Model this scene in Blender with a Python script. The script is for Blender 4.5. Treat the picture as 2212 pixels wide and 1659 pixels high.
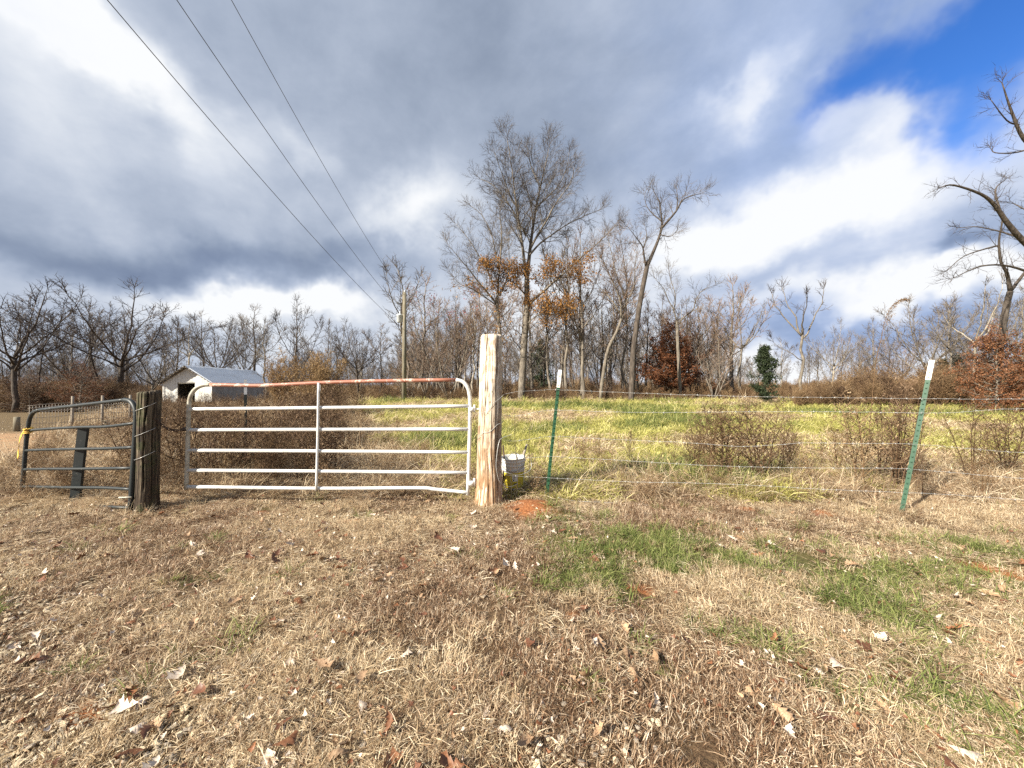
import bpy, bmesh, math, random
import numpy as np
from mathutils import Vector, Matrix

R = math.radians
SC = bpy.context.scene
COL = SC.collection
for o in list(bpy.data.objects):
    bpy.data.objects.remove(o)

# ------------------------------------------------------------------ camera
H = 1.32                      # lens height above the ground, metres
FPX = 831.6                   # focal length in units of a 2212-wide frame
cam_d = bpy.data.cameras.new('camera')
cam_d.sensor_width = 36.0
cam_d.lens = 36.0 * FPX / 2212.0
cam_d.clip_start = 0.05
cam_d.clip_end = 6000
cam = bpy.data.objects.new('camera', cam_d)
cam.location = (0, 0, H)
cam.rotation_euler = (R(90), 0, 0)
COL.objects.link(cam)
SC.camera = cam

def W(u, v, Y):               # a sight line of the survey photograph, at distance Y
    return Vector(((u - 1106.0) / FPX * Y, Y, H - (v - 829.5) / FPX * Y))

def G(u, v):                  # where that sight line meets level ground
    return W(u, v, H * FPX / max(v - 829.5, 1.0))

# ------------------------------------------------------------------ sun, sky, exposure
SUN_EL = R(32)
SUN_DIR = Vector((-0.8 * math.cos(SUN_EL), -0.6 * math.cos(SUN_EL), math.sin(SUN_EL)))
sun_d = bpy.data.lights.new('sun', 'SUN')
sun_d.energy = 5.0
sun_d.angle = R(0.5)
sun_d.color = (1.0, 0.93, 0.80)
sun = bpy.data.objects.new('sun', sun_d)
sun.rotation_euler = SUN_DIR.to_track_quat('Z', 'Y').to_euler()
sun.location = (-20, -15, 30)
COL.objects.link(sun)

SC.view_settings.view_transform = 'Standard'
SC.view_settings.look = 'None'
SC.view_settings.gamma = 1.0
SC.view_settings.use_curve_mapping = False
SC.view_settings.exposure = 1.3
SC.cycles.max_bounces = 6
SC.cycles.diffuse_bounces = 3
SC.cycles.glossy_bounces = 3
SC.cycles.transparent_max_bounces = 8
SC.cycles.use_denoising = False

world = bpy.data.worlds.new('World')
SC.world = world
world.use_nodes = True
wt = world.node_tree
wt.nodes.clear()

class NT:
    """small helper for building node trees"""
    def __init__(s, tree): s.t = tree
    def n(s, typ, **kw):
        x = s.t.nodes.new(typ)
        for k, v in kw.items(): setattr(x, k, v)
        return x
    def put(s, sock, v):
        if hasattr(v, 'is_output'): s.t.links.new(v, sock)
        elif v is not None: sock.default_value = v
    def m(s, op, a, b=None, c=None, clamp=False):
        x = s.n('ShaderNodeMath', operation=op); x.use_clamp = clamp
        s.put(x.inputs[0], a)
        if b is not None: s.put(x.inputs[1], b)
        if c is not None: s.put(x.inputs[2], c)
        return x.outputs[0]
    def vm(s, op, a, b=None, c=None):
        x = s.n('ShaderNodeVectorMath', operation=op)
        s.put(x.inputs[0], a)
        if b is not None:
            s.put(x.inputs[3] if op == 'SCALE' else x.inputs[1], b)
        if c is not None: s.put(x.inputs[2], c)
        return x.outputs[1] if op in ('DOT_PRODUCT', 'LENGTH', 'DISTANCE') else x.outputs[0]
    def noise(s, vec, scale, detail=4, rough=0.55, dist=0.0, color=False):
        x = s.n('ShaderNodeTexNoise')
        s.put(x.inputs['Vector'], vec); x.inputs['Scale'].default_value = scale
        x.inputs['Detail'].default_value = detail; x.inputs['Roughness'].default_value = rough
        x.inputs['Distortion'].default_value = dist
        return x.outputs['Color'] if color else x.outputs['Fac']
    def ramp(s, fac, stops, interp='LINEAR'):
        x = s.n('ShaderNodeValToRGB')
        cr = x.color_ramp; cr.interpolation = interp
        while len(cr.elements) < len(stops): cr.elements.new(0.5)
        for e, (p, c) in zip(cr.elements, stops):
            e.position = p; e.color = (c[0], c[1], c[2], 1) if len(c) == 3 else c
        s.put(x.inputs[0], fac)
        return x.outputs[0]
    def mixc(s, fac, a, b, mode='MIX'):
        x = s.n('ShaderNodeMix', data_type='RGBA', blend_type=mode)
        s.put(x.inputs[0], fac)
        s.put(x.inputs[6], a if hasattr(a, 'is_output') else (*a, 1))
        s.put(x.inputs[7], b if hasattr(b, 'is_output') else (*b, 1))
        return x.outputs[2]

w = NT(wt)
sky = w.n('ShaderNodeTexSky', sky_type='NISHITA')
sky.sun_disc = False
sky.sun_elevation = SUN_EL
sky.sun_rotation = math.atan2(SUN_DIR.x, SUN_DIR.y)
sky.air_density = 1.0; sky.dust_density = 0.2; sky.ozone_density = 3.0
tc = w.n('ShaderNodeTexCoord')
d0 = tc.outputs['Generated']
# cloud-deck coordinates: the deck is a plane overhead, so streaks run to a vanishing point
sep = w.n('ShaderNodeSeparateXYZ'); w.put(sep.inputs[0], d0)
zz = w.m('ADD', w.m('MAXIMUM', sep.outputs[2], 0.0), 0.30)
px = w.m('DIVIDE', sep.outputs[0], zz); py = w.m('DIVIDE', sep.outputs[1], zz)
along = w.m('ADD', w.m('MULTIPLY', px, 0.58), w.m('MULTIPLY', py, -0.81))
across = w.m('ADD', w.m('MULTIPLY', px, 0.81), w.m('MULTIPLY', py, 0.58))
comb = w.n('ShaderNodeCombineXYZ')
w.put(comb.inputs[0], w.m('MULTIPLY', along, 0.42)); w.put(comb.inputs[1], across); comb.inputs[2].default_value = 3.7
deck = comb.outputs[0]
streak = w.noise(deck, 1.25, 6, 0.5, 0.1)
fine = w.noise(deck, 3.6, 6, 0.58, 0.2)
puff = w.noise(w.vm('MULTIPLY', d0, (1.0, 1.0, 1.7)), 3.2, 7, 0.58, 0.15)
# ragged edges: shift the direction by noise before reading the broad cloud masses
wv = w.vm('SUBTRACT', w.noise(d0, 3.0, 5, 0.55, 0.0, True), (0.5, 0.5, 0.5))
wv2 = w.vm('SUBTRACT', w.noise(d0, 9.0, 4, 0.55, 0.0, True), (0.5, 0.5, 0.5))
dw = w.vm('ADD', w.vm('ADD', d0, w.vm('SCALE', wv, 0.26)), w.vm('SCALE', wv2, 0.13))

def dirn(u, v): return Vector(((u - 1106) / FPX, 1.0, (829.5 - v) / FPX)).normalized()
def mass(u, v, a, b, ang):
    """soft elliptical cloud mass around a compass direction; a, b its half-sizes"""
    n0 = dirn(u, v)
    ca, sa = math.cos(R(ang)), math.sin(R(ang))
    e1 = dirn(u + a * ca, v - a * sa) - n0; e2 = dirn(u + b * sa, v + b * ca) - n0
    l1, l2 = e1.length, e2.length
    e1 = (e1 - n0 * e1.dot(n0)).normalized()
    e2 = e2 - n0 * e2.dot(n0); e2 = (e2 - e1 * e2.dot(e1)).normalized()
    p = w.vm('DOT_PRODUCT', dw, tuple(e1 / l1)); q = w.vm('DOT_PRODUCT', dw, tuple(e2 / l2))
    s = w.m('MULTIPLY_ADD', q, q, w.m('MULTIPLY', p, p))
    return w.m('EXPONENT', w.m('MULTIPLY', s, -0.7))
def total(lst, start):
    acc = start
    for u, v, a, b, ang, k in lst:
        acc = w.m('MULTIPLY_ADD', mass(u, v, a, b, ang), k, acc)
    return acc
CLOUDS = [  # direction (survey units), half-sizes, tilt, brightness
    (260, 95, 250, 55, -41, 0.42), (90, -10, 170, 60, -20, 0.35), (30, 170, 160, 140, 0, 0.16), (40, 330, 200, 60, 0, 0.06),
    (450, 552, 330, 42, 0, -0.30), (120, 520, 220, 60, 0, -0.06),
    (470, 648, 130, 24, 0, 0.40), (745, 642, 100, 30, 5, 0.46), (620, 655, 200, 30, 0, 0.15), (110, 650, 220, 50, 0, 0.12),
    (905, 460, 95, 48, 10, 0.36), (655, 335, 80, 30, -35, 0.16), (930, 270, 260, 100, 20, -0.06), (720, 520, 120, 40, 0, -0.06),
    (1400, 190, 300, 150, 20, -0.08), (1600, 165, 110, 34, 52, 0.30), (1790, 222, 80, 34, 45, 0.28), (1960, 240, 120, 90, 30, 0.16),
    (1640, 330, 160, 60, 20, -0.08),
    (1790, 440, 430, 80, 20, 0.58), (1500, 530, 90, 50, 40, 0.32), (1770, 562, 240, 30, 14, -0.05), (1640, 600, 140, 26, 0, -0.06),
    (2080, 528, 90, 16, 20, -0.35), (1850, 640, 260, 40, 8, 0.50), (2090, 590, 200, 50, 10, 0.46), (1860, 712, 300, 22, 5, -0.12),
    (1720, 795, 460, 44, 0, 0.50), (1150, 690, 260, 110, 0, 0.30), (1240, 480, 120, 70, 0, 0.06), (700, 770, 700, 50, 0, 0.12),
]
bright = total(CLOUDS, w.m('MULTIPLY_ADD', w.m('SUBTRACT', streak, 0.5), 0.45, w.m('MULTIPLY_ADD', w.m('SUBTRACT', fine, 0.5), 0.24, w.m('MULTIPLY_ADD', w.m('SUBTRACT', puff, 0.5), 0.56, 0.575))))
grey = w.ramp(bright, [(0.0, (.095, .125, .175)), (0.22, (.185, .22, .285)), (0.42, (.30, .345, .41)), (0.62, (.47, .52, .60)), (0.82, (.74, .78, .83)), (1.0, (.98, .99, 1.0))], 'B_SPLINE')
lav = w.ramp(bright, [(0.0, (.10, .15, .30)), (0.22, (.17, .245, .44)), (0.42, (.26, .36, .58)), (0.62, (.42, .53, .78)), (0.82, (.74, .80, .93)), (1.0, (.98, .99, 1.0))], 'B_SPLINE')
rightness = w.m('MINIMUM', total([(1800, 260, 520, 330, 25, 0.95), (1850, 720, 500, 60, 0, 0.5), (440, 560, 360, 50, 0, 0.18)], 0.28), 1.0)
cloud_col = w.mixc(rightness, grey, lav)
gap = total([(2110, 90, 240, 110, 20, 1.2), (1830, 95, 130, 75, 45, 1.0), (2150, 270, 130, 85, 20, 0.85), (1960, 130, 150, 50, 25, 0.4), (1740, 240, 90, 50, 45, 0.35), (1950, 245, 120, 80, 35, -0.70), (1440, 575, 40, 20, 0, 0.3),
             (2700, -200, 500, 260, 20, 0.8)], w.m('MULTIPLY_ADD', w.m('SUBTRACT', streak, 0.5), 0.8, w.m('MULTIPLY_ADD', w.m('SUBTRACT', puff, 0.5), 0.9, w.m('MULTIPLY', w.m('SUBTRACT', fine, 0.5), 0.5))))
mr = w.n('ShaderNodeMapRange', interpolation_type='SMOOTHSTEP')
w.put(mr.inputs[0], gap); mr.inputs[1].default_value = 0.12; mr.inputs[2].default_value = 1.35
open_sky = mr.outputs[0]
hs = w.n('ShaderNodeHueSaturation'); hs.inputs['Saturation'].default_value = 1.3; hs.inputs['Value'].default_value = 1.5; hs.inputs['Hue'].default_value = .515; w.put(hs.inputs['Color'], sky.outputs[0])
bg_sky = w.n('ShaderNodeBackground'); w.put(bg_sky.inputs[0], hs.outputs[0]); bg_sky.inputs[1].default_value = 0.055
bg_cl = w.n('ShaderNodeBackground'); w.put(bg_cl.inputs[0], cloud_col); bg_cl.inputs[1].default_value = 0.42
mx = w.n('ShaderNodeMixShader'); w.put(mx.inputs[0], open_sky); w.put(mx.inputs[1], bg_cl.outputs[0]); w.put(mx.inputs[2], bg_sky.outputs[0])
wo = w.n('ShaderNodeOutputWorld'); w.put(wo.inputs[0], mx.outputs[0])
world.cycles.sampling_method = 'MANUAL'
world.cycles.sample_map_resolution = 512

# ------------------------------------------------------------------ helpers
rnd = random.Random(7)
def prop(o, label=None, cat=None, group=None, kind=None):
    if label: o['label'] = label
    if cat: o['category'] = cat
    if group: o['group'] = group
    if kind: o['kind'] = kind
    return o
def empty(name, loc, label, cat, group=None, rz=0.0):
    o = bpy.data.objects.new(name, None)
    o.empty_display_size = 0.2
    o.location = loc; o.rotation_euler = (0, 0, rz)
    COL.objects.link(o)
    return prop(o, label, cat, group)
def link(name, me, parent=None, loc=None, coll=None):
    o = bpy.data.objects.new(name, me)
    (coll or COL).objects.link(o)
    if loc is not None: o.location = loc
    if parent is not None: o.parent = parent
    return o

class MB:
    """collects vertices and faces and links them as one mesh"""
    def __init__(s): s.v = []; s.f = []; s.mi = []; s.cur = 0; s.rv = None
    def add(s, vs, fs):
        b = len(s.v); s.v.extend(vs)
        for f in fs: s.f.append(tuple(i + b for i in f)); s.mi.append(s.cur)
    def box(s, c, size, rot=None):
        x, y, z = size[0] / 2, size[1] / 2, size[2] / 2
        vs = [Vector(p) for p in ((-x,-y,-z),(x,-y,-z),(x,y,-z),(-x,y,-z),(-x,-y,z),(x,-y,z),(x,y,z),(-x,y,z))]
        if rot is not None: vs = [rot @ p for p in vs]
        c = Vector(c)
        s.add([tuple(p + c) for p in vs], [(3,2,1,0),(4,5,6,7),(0,1,5,4),(1,2,6,5),(2,3,7,6),(3,0,4,7)])
    def tube(s, pts, rad, n=6, cap=True, tip=False):
        tube(s, pts, rad, n, cap, tip)
    def mesh(s, name, mats=(), smooth=True):
        me = bpy.data.meshes.new(name)
        me.from_pydata(s.v, [], s.f)
        if not isinstance(mats, (list, tuple)): mats = [mats]
        for m in mats: me.materials.append(m)
        if len(mats) > 1: me.polygons.foreach_set('material_index', s.mi)
        if smooth: me.polygons.foreach_set('use_smooth', [True] * len(me.polygons))
        me.update()
        return me
    def build(s, name, mats=(), parent=None, smooth=True, loc=None):
        return link(name, s.mesh(name, mats, smooth), parent, loc)

def tube(mb, pts, rad, n=6, cap=True, tip=False):
    """tapered tube along a polyline (plain tuples, quick)"""
    k = len(pts)
    if not isinstance(rad, (list, tuple)): rad = [rad] * k
    b = len(mb.v); V = mb.v; F = mb.f
    ux = uy = uz = None
    for i in range(k):
        p = pts[i]; a = pts[i - 1] if i else p; c = pts[i + 1] if i < k - 1 else p
        tx, ty, tz = c[0] - a[0], c[1] - a[1], c[2] - a[2]
        l = math.sqrt(tx * tx + ty * ty + tz * tz) or 1.0
        tx /= l; ty /= l; tz /= l
        if ux is None:
            if abs(tz) < 0.9: ux, uy, uz = -ty, tx, 0.0
            else: ux, uy, uz = 1.0, 0.0, 0.0
        dt = ux * tx + uy * ty + uz * tz
        ux -= tx * dt; uy -= ty * dt; uz -= tz * dt
        l = math.sqrt(ux * ux + uy * uy + uz * uz) or 1.0
        ux /= l; uy /= l; uz /= l
        wx, wy, wz = ty * uz - tz * uy, tz * ux - tx * uz, tx * uy - ty * ux
        r = rad[i]
        if tip and i == k - 1:
            V.append((p[0], p[1], p[2])); break
        for j in range(n):
            cs, sn = CS[n][j]
            V.append((p[0] + r * (ux * cs + wx * sn), p[1] + r * (uy * cs + wy * sn), p[2] + r * (uz * cs + wz * sn)))
    rings = k - 1 if tip else k
    f0 = len(F)
    for i in range(rings - 1):
        o = b + i * n
        for j in range(n):
            j2 = (j + 1) % n
            F.append((o + j, o + j2, o + n + j2, o + n + j))
    if tip:
        o = b + (rings - 1) * n; t = b + rings * n
        for j in range(n): F.append((o + j, o + (j + 1) % n, t))
    elif cap:
        F.append(tuple(b + (rings - 1) * n + j for j in range(n)))
    if cap: F.append(tuple(b + n - 1 - j for j in range(n)))
    mb.mi.extend([mb.cur] * (len(F) - f0))
CS = {n: [(math.cos(2 * math.pi * j / n), math.sin(2 * math.pi * j / n)) for j in range(n)] for n in range(3, 49)}

def smooth_path(pts, n=6):
    """Catmull-Rom through the given points"""
    P = [Vector(p) for p in pts]
    P = [P[0] * 2 - P[1]] + P + [P[-1] * 2 - P[-2]]
    out = []
    for i in range(1, len(P) - 2):
        for k in range(n):
            t = k / n
            a, b, c, d = P[i - 1], P[i], P[i + 1], P[i + 2]
            out.append(0.5 * ((2 * b) + (c - a) * t + (2 * a - 5 * b + 4 * c - d) * t * t + (3 * b - a - 3 * c + d) * t ** 3))
    out.append(P[-2])
    return out

# value noise in numpy, for terrain and scattering
_rs = np.random.RandomState(3)
_LAT = _rs.rand(256, 256)
def vnoise(x, y, s):
    x = np.asarray(x, float) * s + 71.3; y = np.asarray(y, float) * s + 39.7
    xi = np.floor(x).astype(int); yi = np.floor(y).astype(int)
    fx = x - xi; fy = y - yi
    fx = fx * fx * (3 - 2 * fx); fy = fy * fy * (3 - 2 * fy)
    a = _LAT[xi % 256, yi % 256]; b = _LAT[(xi + 1) % 256, yi % 256]
    c = _LAT[xi % 256, (yi + 1) % 256]; d = _LAT[(xi + 1) % 256, (yi + 1) % 256]
    return (a * (1 - fx) + b * fx) * (1 - fy) + (c * (1 - fx) + d * fx) * fy
def fbm(x, y, s, o=4):
    r = 0; a = 0.5; t = 0
    for i in range(o):
        r = r + a * vnoise(x, y, s * 2 ** i); t += a; a *= 0.5
    return r / t
def sst(a, b, x):
    t = np.clip((np.asarray(x, float) - a) / (b - a), 0, 1)
    return t * t * (3 - 2 * t)

# where things lie on the ground
def road_dist(x, y):                       # signed distance to the verge of the sandy track, negative on it
    base = (np.asarray(x) + 1.55) * .56 + (np.asarray(y) - 1.35) * .83 - .33 * np.clip(np.asarray(y) - 5, 0, 20)
    return base + 0.5 * (fbm(x, y, 0.7) - 0.5)
def clay_mound(x, y):                      # spoil heap of red clay by the big post
    return np.exp(-(((np.asarray(x) - 0.21) / 0.31) ** 2 + ((np.asarray(y) - 3.98) / 0.36) ** 2))
def field_mask(x, y):                      # mown green field beyond the gate
    xl = -1.1 - (np.asarray(y) - 5.0) * 0.44
    return sst(-0.4, 0.8, np.asarray(x) - xl + 1.2 * (fbm(x, y, 0.35) - 0.5)) * sst(4.35, 5.9, y + 2.0 * (fbm(x, y, 0.9) - 0.5)) * (1 - sst(27.5, 29.5, y))
GREEN_SPOTS = []
for u, v, a in ((1190, 1112, 0.22), (1270, 1150, 0.34), (1390, 1160, 0.34), (1330, 1200, 0.3), (1490, 1165, 0.24), (1270, 1240, 0.2), (1600, 1205, 0.2), (1760, 1215, 0.3),
                (1860, 1310, 0.26), (1880, 1250, 0.16), (2150, 1210, 0.34), (1980, 1560, 0.2), (2080, 1600, 0.2), (2100, 1230, 0.3), (580, 1098, 0.1), (500, 1060, 0.12), (1560, 1370, 0.06), (1680, 1400, 0.08), (1440, 1215, 0.2), (2010, 1240, 0.26)):
    g = G(u, v); GREEN_SPOTS.append((g.x, g.y, a))
def green_lawn(x, y):
    r = 0
    for gx, gy, a in GREEN_SPOTS:
        r = r + np.exp(-(((x - gx) / (a * 1.25)) ** 2 + ((y - gy) / a) ** 2) * 1.2)
    return np.clip(r, 0, 1)
DIRT_SPOTS = []
for u, v, a in ((1390, 1272, 0.10), (1520, 1300, 0.07), (2150, 1240, 0.22), (970, 1076, 0.10), (985, 1120, 0.09), (760, 1130, 0.10), (560, 1110, 0.08), (1240, 1330, 0.06), (1610, 1100, 0.08), (190, 1545, 0.10), (1780, 1110, 0.12)):
    g = G(u, v); DIRT_SPOTS.append((g.x, g.y, a))
def dirt(x, y):
    r = clay_mound(x, y) * 1.15
    for gx, gy, a in DIRT_SPOTS:
        r = r + np.exp(-(((x - gx) / (a * 1.2)) ** 2 + ((y - gy) / a) ** 2))
    return np.clip(r * (.7 + .8 * fbm(x, y, 7.0, 3)) , 0, 1.2)
def ground_z(x, y):
    x = np.asarray(x, float); y = np.asarray(y, float)
    near = np.exp(-(y / 40.0) ** 2)
    z = (fbm(x, y, 0.45, 3) - 0.5) * 0.06 * near + (fbm(x, y, 2.6, 3) - 0.5) * 0.035 * np.exp(-((x * x + y * y) / 160.0))
    z = z + 0.085 * clay_mound(x, y)
    z = z - 0.05 * sst(0.2, -0.8, road_dist(x, y)) * np.exp(-(y / 25) ** 2)
    z = z - 0.95 * sst(-9, -28, x) * sst(14, 36, y)
    z = z - 0.6 * sst(60, 200, y)
    return z
def gz(x, y): return float(ground_z(x, y))

# ------------------------------------------------------------------ materials
def newmat(name):
    m = bpy.data.materials.new(name); m.use_nodes = True
    m.node_tree.nodes.clear()
    t = NT(m.node_tree)
    out = t.n('ShaderNodeOutputMaterial'); p = t.n('ShaderNodeBsdfPrincipled')
    t.t.links.new(p.outputs[0], out.inputs[0])
    p.inputs['Specular IOR Level'].default_value = 0.25
    return m, t, p, out
def surf(name, stops, scale=8, stretch=(1, 1, 1), detail=5, rough=0.8, bump=0.0, bscale=None, metal=0.0, spec=0.25, vary=0.0, dirt_top=None):
    m, t, p, out = newmat(name)
    tc = t.n('ShaderNodeTexCoord'); mp = t.n('ShaderNodeMapping')
    t.put(mp.inputs[0], tc.outputs['Object']); mp.inputs['Scale'].default_value = stretch
    f = t.noise(mp.outputs[0], scale, detail, 0.6)
    c = t.ramp(f, stops)
    if vary:
        oi = t.n('ShaderNodeObjectInfo')
        hs = t.n('ShaderNodeHueSaturation')
        t.put(hs.inputs['Value'], t.m('MULTIPLY_ADD', oi.outputs['Random'], vary * 2, 1 - vary))
        t.put(hs.inputs['Color'], c); c = hs.outputs[0]
    t.put(p.inputs['Base Color'], c)
    p.inputs['Roughness'].default_value = rough; p.inputs['Metallic'].default_value = metal
    p.inputs['Specular IOR Level'].default_value = spec
    if bump:
        b = t.n('ShaderNodeBump'); b.inputs['Strength'].default_value = bump; b.inputs['Distance'].default_value = 0.02
        t.put(b.inputs['Height'], t.noise(mp.outputs[0], bscale or scale * 2, 4, 0.6)); t.put(p.inputs['Normal'], b.outputs[0])
    return m
def blade_mat(name, stops, trans=0.25, rough=0.6, spec=0.2):
    """grass, leaves and weeds: colour per instance and per piece (a mesh attribute), thin and a little translucent"""
    m, t, p, out = newmat(name)
    oi = t.n('ShaderNodeObjectInfo'); at = t.n('ShaderNodeAttribute', attribute_name='rv')
    f = t.m('FRACT', t.m('ADD', t.m('MULTIPLY', oi.outputs['Random'], 0.35), t.m('MULTIPLY', at.outputs['Fac'], 0.65)))
    f = t.m('ADD', t.m('MULTIPLY', oi.outputs['Random'], 0.35), t.m('MULTIPLY', at.outputs['Fac'], 0.65))
    c = t.ramp(f, stops)
    t.put(p.inputs['Base Color'], c); p.inputs['Roughness'].default_value = rough
    p.inputs['Specular IOR Level'].default_value = spec
    if trans:
        tr = t.n('ShaderNodeBsdfTranslucent'); t.put(tr.inputs[0], c)
        ms = t.n('ShaderNodeMixShader'); ms.inputs[0].default_value = trans
        t.put(ms.inputs[1], p.outputs[0]); t.put(ms.inputs[2], tr.outputs[0]); t.put(out.inputs[0], ms.outputs[0])
    return m

M = {}
M['bark_dark'] = surf('bark_dark', [(0.3, (.030, .024, .020)), (0.55, (.085, .068, .055)), (0.75, (.17, .145, .12))], 5, (3, 3, .5), 6, .9, .8, 9)
M['bark_grey'] = surf('bark_grey', [(0.3, (.06, .05, .042)), (0.52, (.17, .145, .115)), (0.75, (.33, .29, .235))], 5, (3, 3, .5), 6, .9, .8, 9)
M['bark_pale'] = surf('bark_pale', [(0.3, (.12, .10, .08)), (0.52, (.30, .26, .205)), (0.75, (.50, .45, .37))], 4, (3, 3, .6), 6, .9, .8, 9)
M['twig_grey'] = surf('twig_grey', [(0.35, (.085, .068, .055)), (0.65, (.185, .155, .125))], 1.2, rough=.9)
M['twig_dark'] = surf('twig_dark', [(0.35, (.045, .036, .034)), (0.65, (.105, .085, .074))], 1.2, rough=.9)
M['twig_warm'] = surf('twig_warm', [(0.35, (.13, .085, .06)), (0.65, (.25, .18, .13))], 1.2, rough=.9)
M['rust_leaf'] = blade_mat('rust_leaf', [(0.0, (.055, .020, .011)), (0.4, (.135, .052, .023)), (0.75, (.235, .100, .046)), (1.0, (.35, .18, .095))], .25)
M['ochre_leaf'] = blade_mat('ochre_leaf', [(0.0, (.15, .065, .016)), (0.5, (.36, .18, .05)), (1.0, (.52, .32, .11))], .3)
M['gold_leaf'] = blade_mat('gold_leaf', [(0.0, (.11, .06, .026)), (0.4, (.235, .145, .068)), (0.75, (.36, .245, .125)), (1.0, (.50, .38, .22))], .25)
M['red_bud'] = blade_mat('red_bud', [(0.0, (.16, .028, .032)), (0.6, (.32, .07, .07)), (1.0, (.42, .16, .13))], .3)
M['cedar'] = blade_mat('cedar', [(0.0, (.014, .022, .010)), (0.5, (.034, .048, .022)), (1.0, (.095, .105, .055))], .1)
M['pine_far'] = blade_mat('pine_far', [(0.0, (.015, .026, .014)), (0.5, (.035, .052, .028)), (1.0, (.075, .09, .05))], .1)
M['dry_blade'] = blade_mat('dry_blade', [(0.0, (.050, .025, .013)), (0.3, (.14, .076, .041)), (0.55, (.36, .235, .14)), (0.85, (.80, .65, .47)), (1.0, (.86, .74, .57))], .25)
M['straw_blade'] = blade_mat('straw_blade', [(0.0, (.11, .064, .034)), (0.28, (.31, .21, .12)), (0.6, (.63, .49, .31)), (1.0, (.88, .78, .59))], .3)
M['green_blade'] = blade_mat('green_blade', [(0.0, (.05, .068, .018)), (0.4, (.125, .155, .042)), (0.75, (.25, .275, .085)), (1.0, (.52, .47, .23))], .3)
M['field_blade'] = blade_mat('field_blade', [(0.0, (.13, .135, .03)), (0.3, (.33, .32, .075)), (0.6, (.54, .50, .165)), (1.0, (.78, .68, .36))], .35)
M['weed'] = blade_mat('weed', [(0.0, (.055, .029, .014)), (0.4, (.165, .100, .052)), (0.75, (.33, .225, .125)), (1.0, (.56, .43, .27))], .2)
M['weed_mid'] = blade_mat('weed_mid', [(0.0, (.035, .019, .011)), (0.4, (.095, .056, .031)), (0.75, (.20, .13, .078)), (1.0, (.40, .29, .185))], .15)
M['twig_mid'] = surf('twig_mid', [(0.35, (.065, .052, .044)), (0.65, (.135, .112, .092))], 1.2, rough=.9)
M['weed_dark'] = blade_mat('weed_dark', [(0.0, (.03, .016, .010)), (0.5, (.085, .05, .030)), (1.0, (.20, .13, .08))], .15)
M['leaf_rust'] = surf('leaf_rust', [(0.3, (.11, .042, .018)), (0.55, (.20, .085, .038)), (0.8, (.31, .155, .078))], 14, rough=.55, vary=.3, spec=.35)
M['leaf_tan'] = surf('leaf_tan', [(0.3, (.22, .125, .065)), (0.55, (.36, .235, .14)), (0.8, (.48, .35, .23))], 14, rough=.55, vary=.25, spec=.35)
M['leaf_pale_glint'] = surf('leaf_pale_glint', [(0.3, (.38, .29, .22)), (0.55, (.58, .48, .39)), (0.8, (.72, .63, .53))], 14, rough=.55, vary=.18, spec=.35)  # pale dead leaf, colour also lightened to imitate a sun highlight
M['leaf_dark'] = surf('leaf_dark', [(0.3, (.075, .030, .016)), (0.55, (.15, .062, .032)), (0.8, (.22, .10, .055))], 14, rough=.5, vary=.3, spec=.35)
M['stone'] = surf('stone', [(0.25, (.34, .255, .155)), (0.5, (.56, .455, .31)), (0.75, (.76, .67, .52))], 9, rough=.8, bump=.5, bscale=30, vary=.35)
M['stone_grey'] = surf('stone_grey', [(0.25, (.22, .175, .13)), (0.5, (.36, .30, .235)), (0.75, (.52, .46, .38))], 9, rough=.8, bump=.5, bscale=30, vary=.3)

# ------------------------------------------------------------------ ground
def axis(lim_fine, step, lim, growth):
    a = list(np.arange(0, lim_fine, step)); s = step; x = lim_fine
    while x < lim:
        a.append(x); s *= growth; x += s
    return a + [lim]
ax = axis(7.0, 0.07, 900.0, 1.10)
xs = np.array([-q for q in ax[:0:-1]] + ax)
ys = np.array([-q for q in axis(0.4, 0.2, 900.0, 1.22)[:0:-1]] + axis(8.0, 0.06, 900.0, 1.07))
GX, GY = np.meshgrid(xs, ys)
GZ = ground_z(GX, GY)
nx, ny = len(xs), len(ys)
me = bpy.data.meshes.new('ground')
vv = np.stack([GX.ravel(), GY.ravel(), GZ.ravel()], 1)
ii = np.arange(nx * ny).reshape(ny, nx)
ff = np.stack([ii[:-1, :-1].ravel(), ii[:-1, 1:].ravel(), ii[1:, 1:].ravel(), ii[1:, :-1].ravel()], 1)
me.from_pydata(vv.tolist(), [], ff.tolist())
me.polygons.foreach_set('use_smooth', [True] * len(me.polygons))
def zone(name, arr):
    a = me.attributes.new(name, 'FLOAT', 'POINT'); a.data.foreach_set('value', np.clip(arr, 0, 1).ravel().astype(np.float32))
zone('field', field_mask(GX, GY)); zone('clay', dirt(GX, GY)); zone('track', sst(0.25, -0.5, road_dist(GX, GY)) * (1 - sst(2.6, 4.2, -road_dist(GX, GY))) * (1 - sst(9.5, 12.5, GY)))
zone('green', green_lawn(GX, GY)); zone('rough', sst(4.2, 5.4, GY) * (1 - field_mask(GX, GY)))
m, t, p, out = newmat('earth')
tc = t.n('ShaderNodeTexCoord'); oc = tc.outputs['Object']
def attr(n): return t.n('ShaderNodeAttribute', attribute_name=n).outputs['Fac']
n1 = t.noise(oc, 3.0, 6, .6); n2 = t.noise(oc, 38, 6, .65); n3 = t.noise(oc, 160, 4, .6); n4 = t.noise(oc, .35, 4, .6)
thatch = t.ramp(n2, [(0.3, (.020, .011, .007)), (0.5, (.070, .038, .021)), (0.72, (.20, .125, .070))])
thatch = t.mixc(t.m('MULTIPLY', n1, .5), thatch, t.ramp(n3, [(0.35, (.07, .04, .018)), (0.65, (.38, .27, .14))]))
clayc = t.ramp(n2, [(0.3, (.17, .058, .020)), (0.5, (.33, .125, .046)), (0.72, (.47, .22, .095))])
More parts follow.
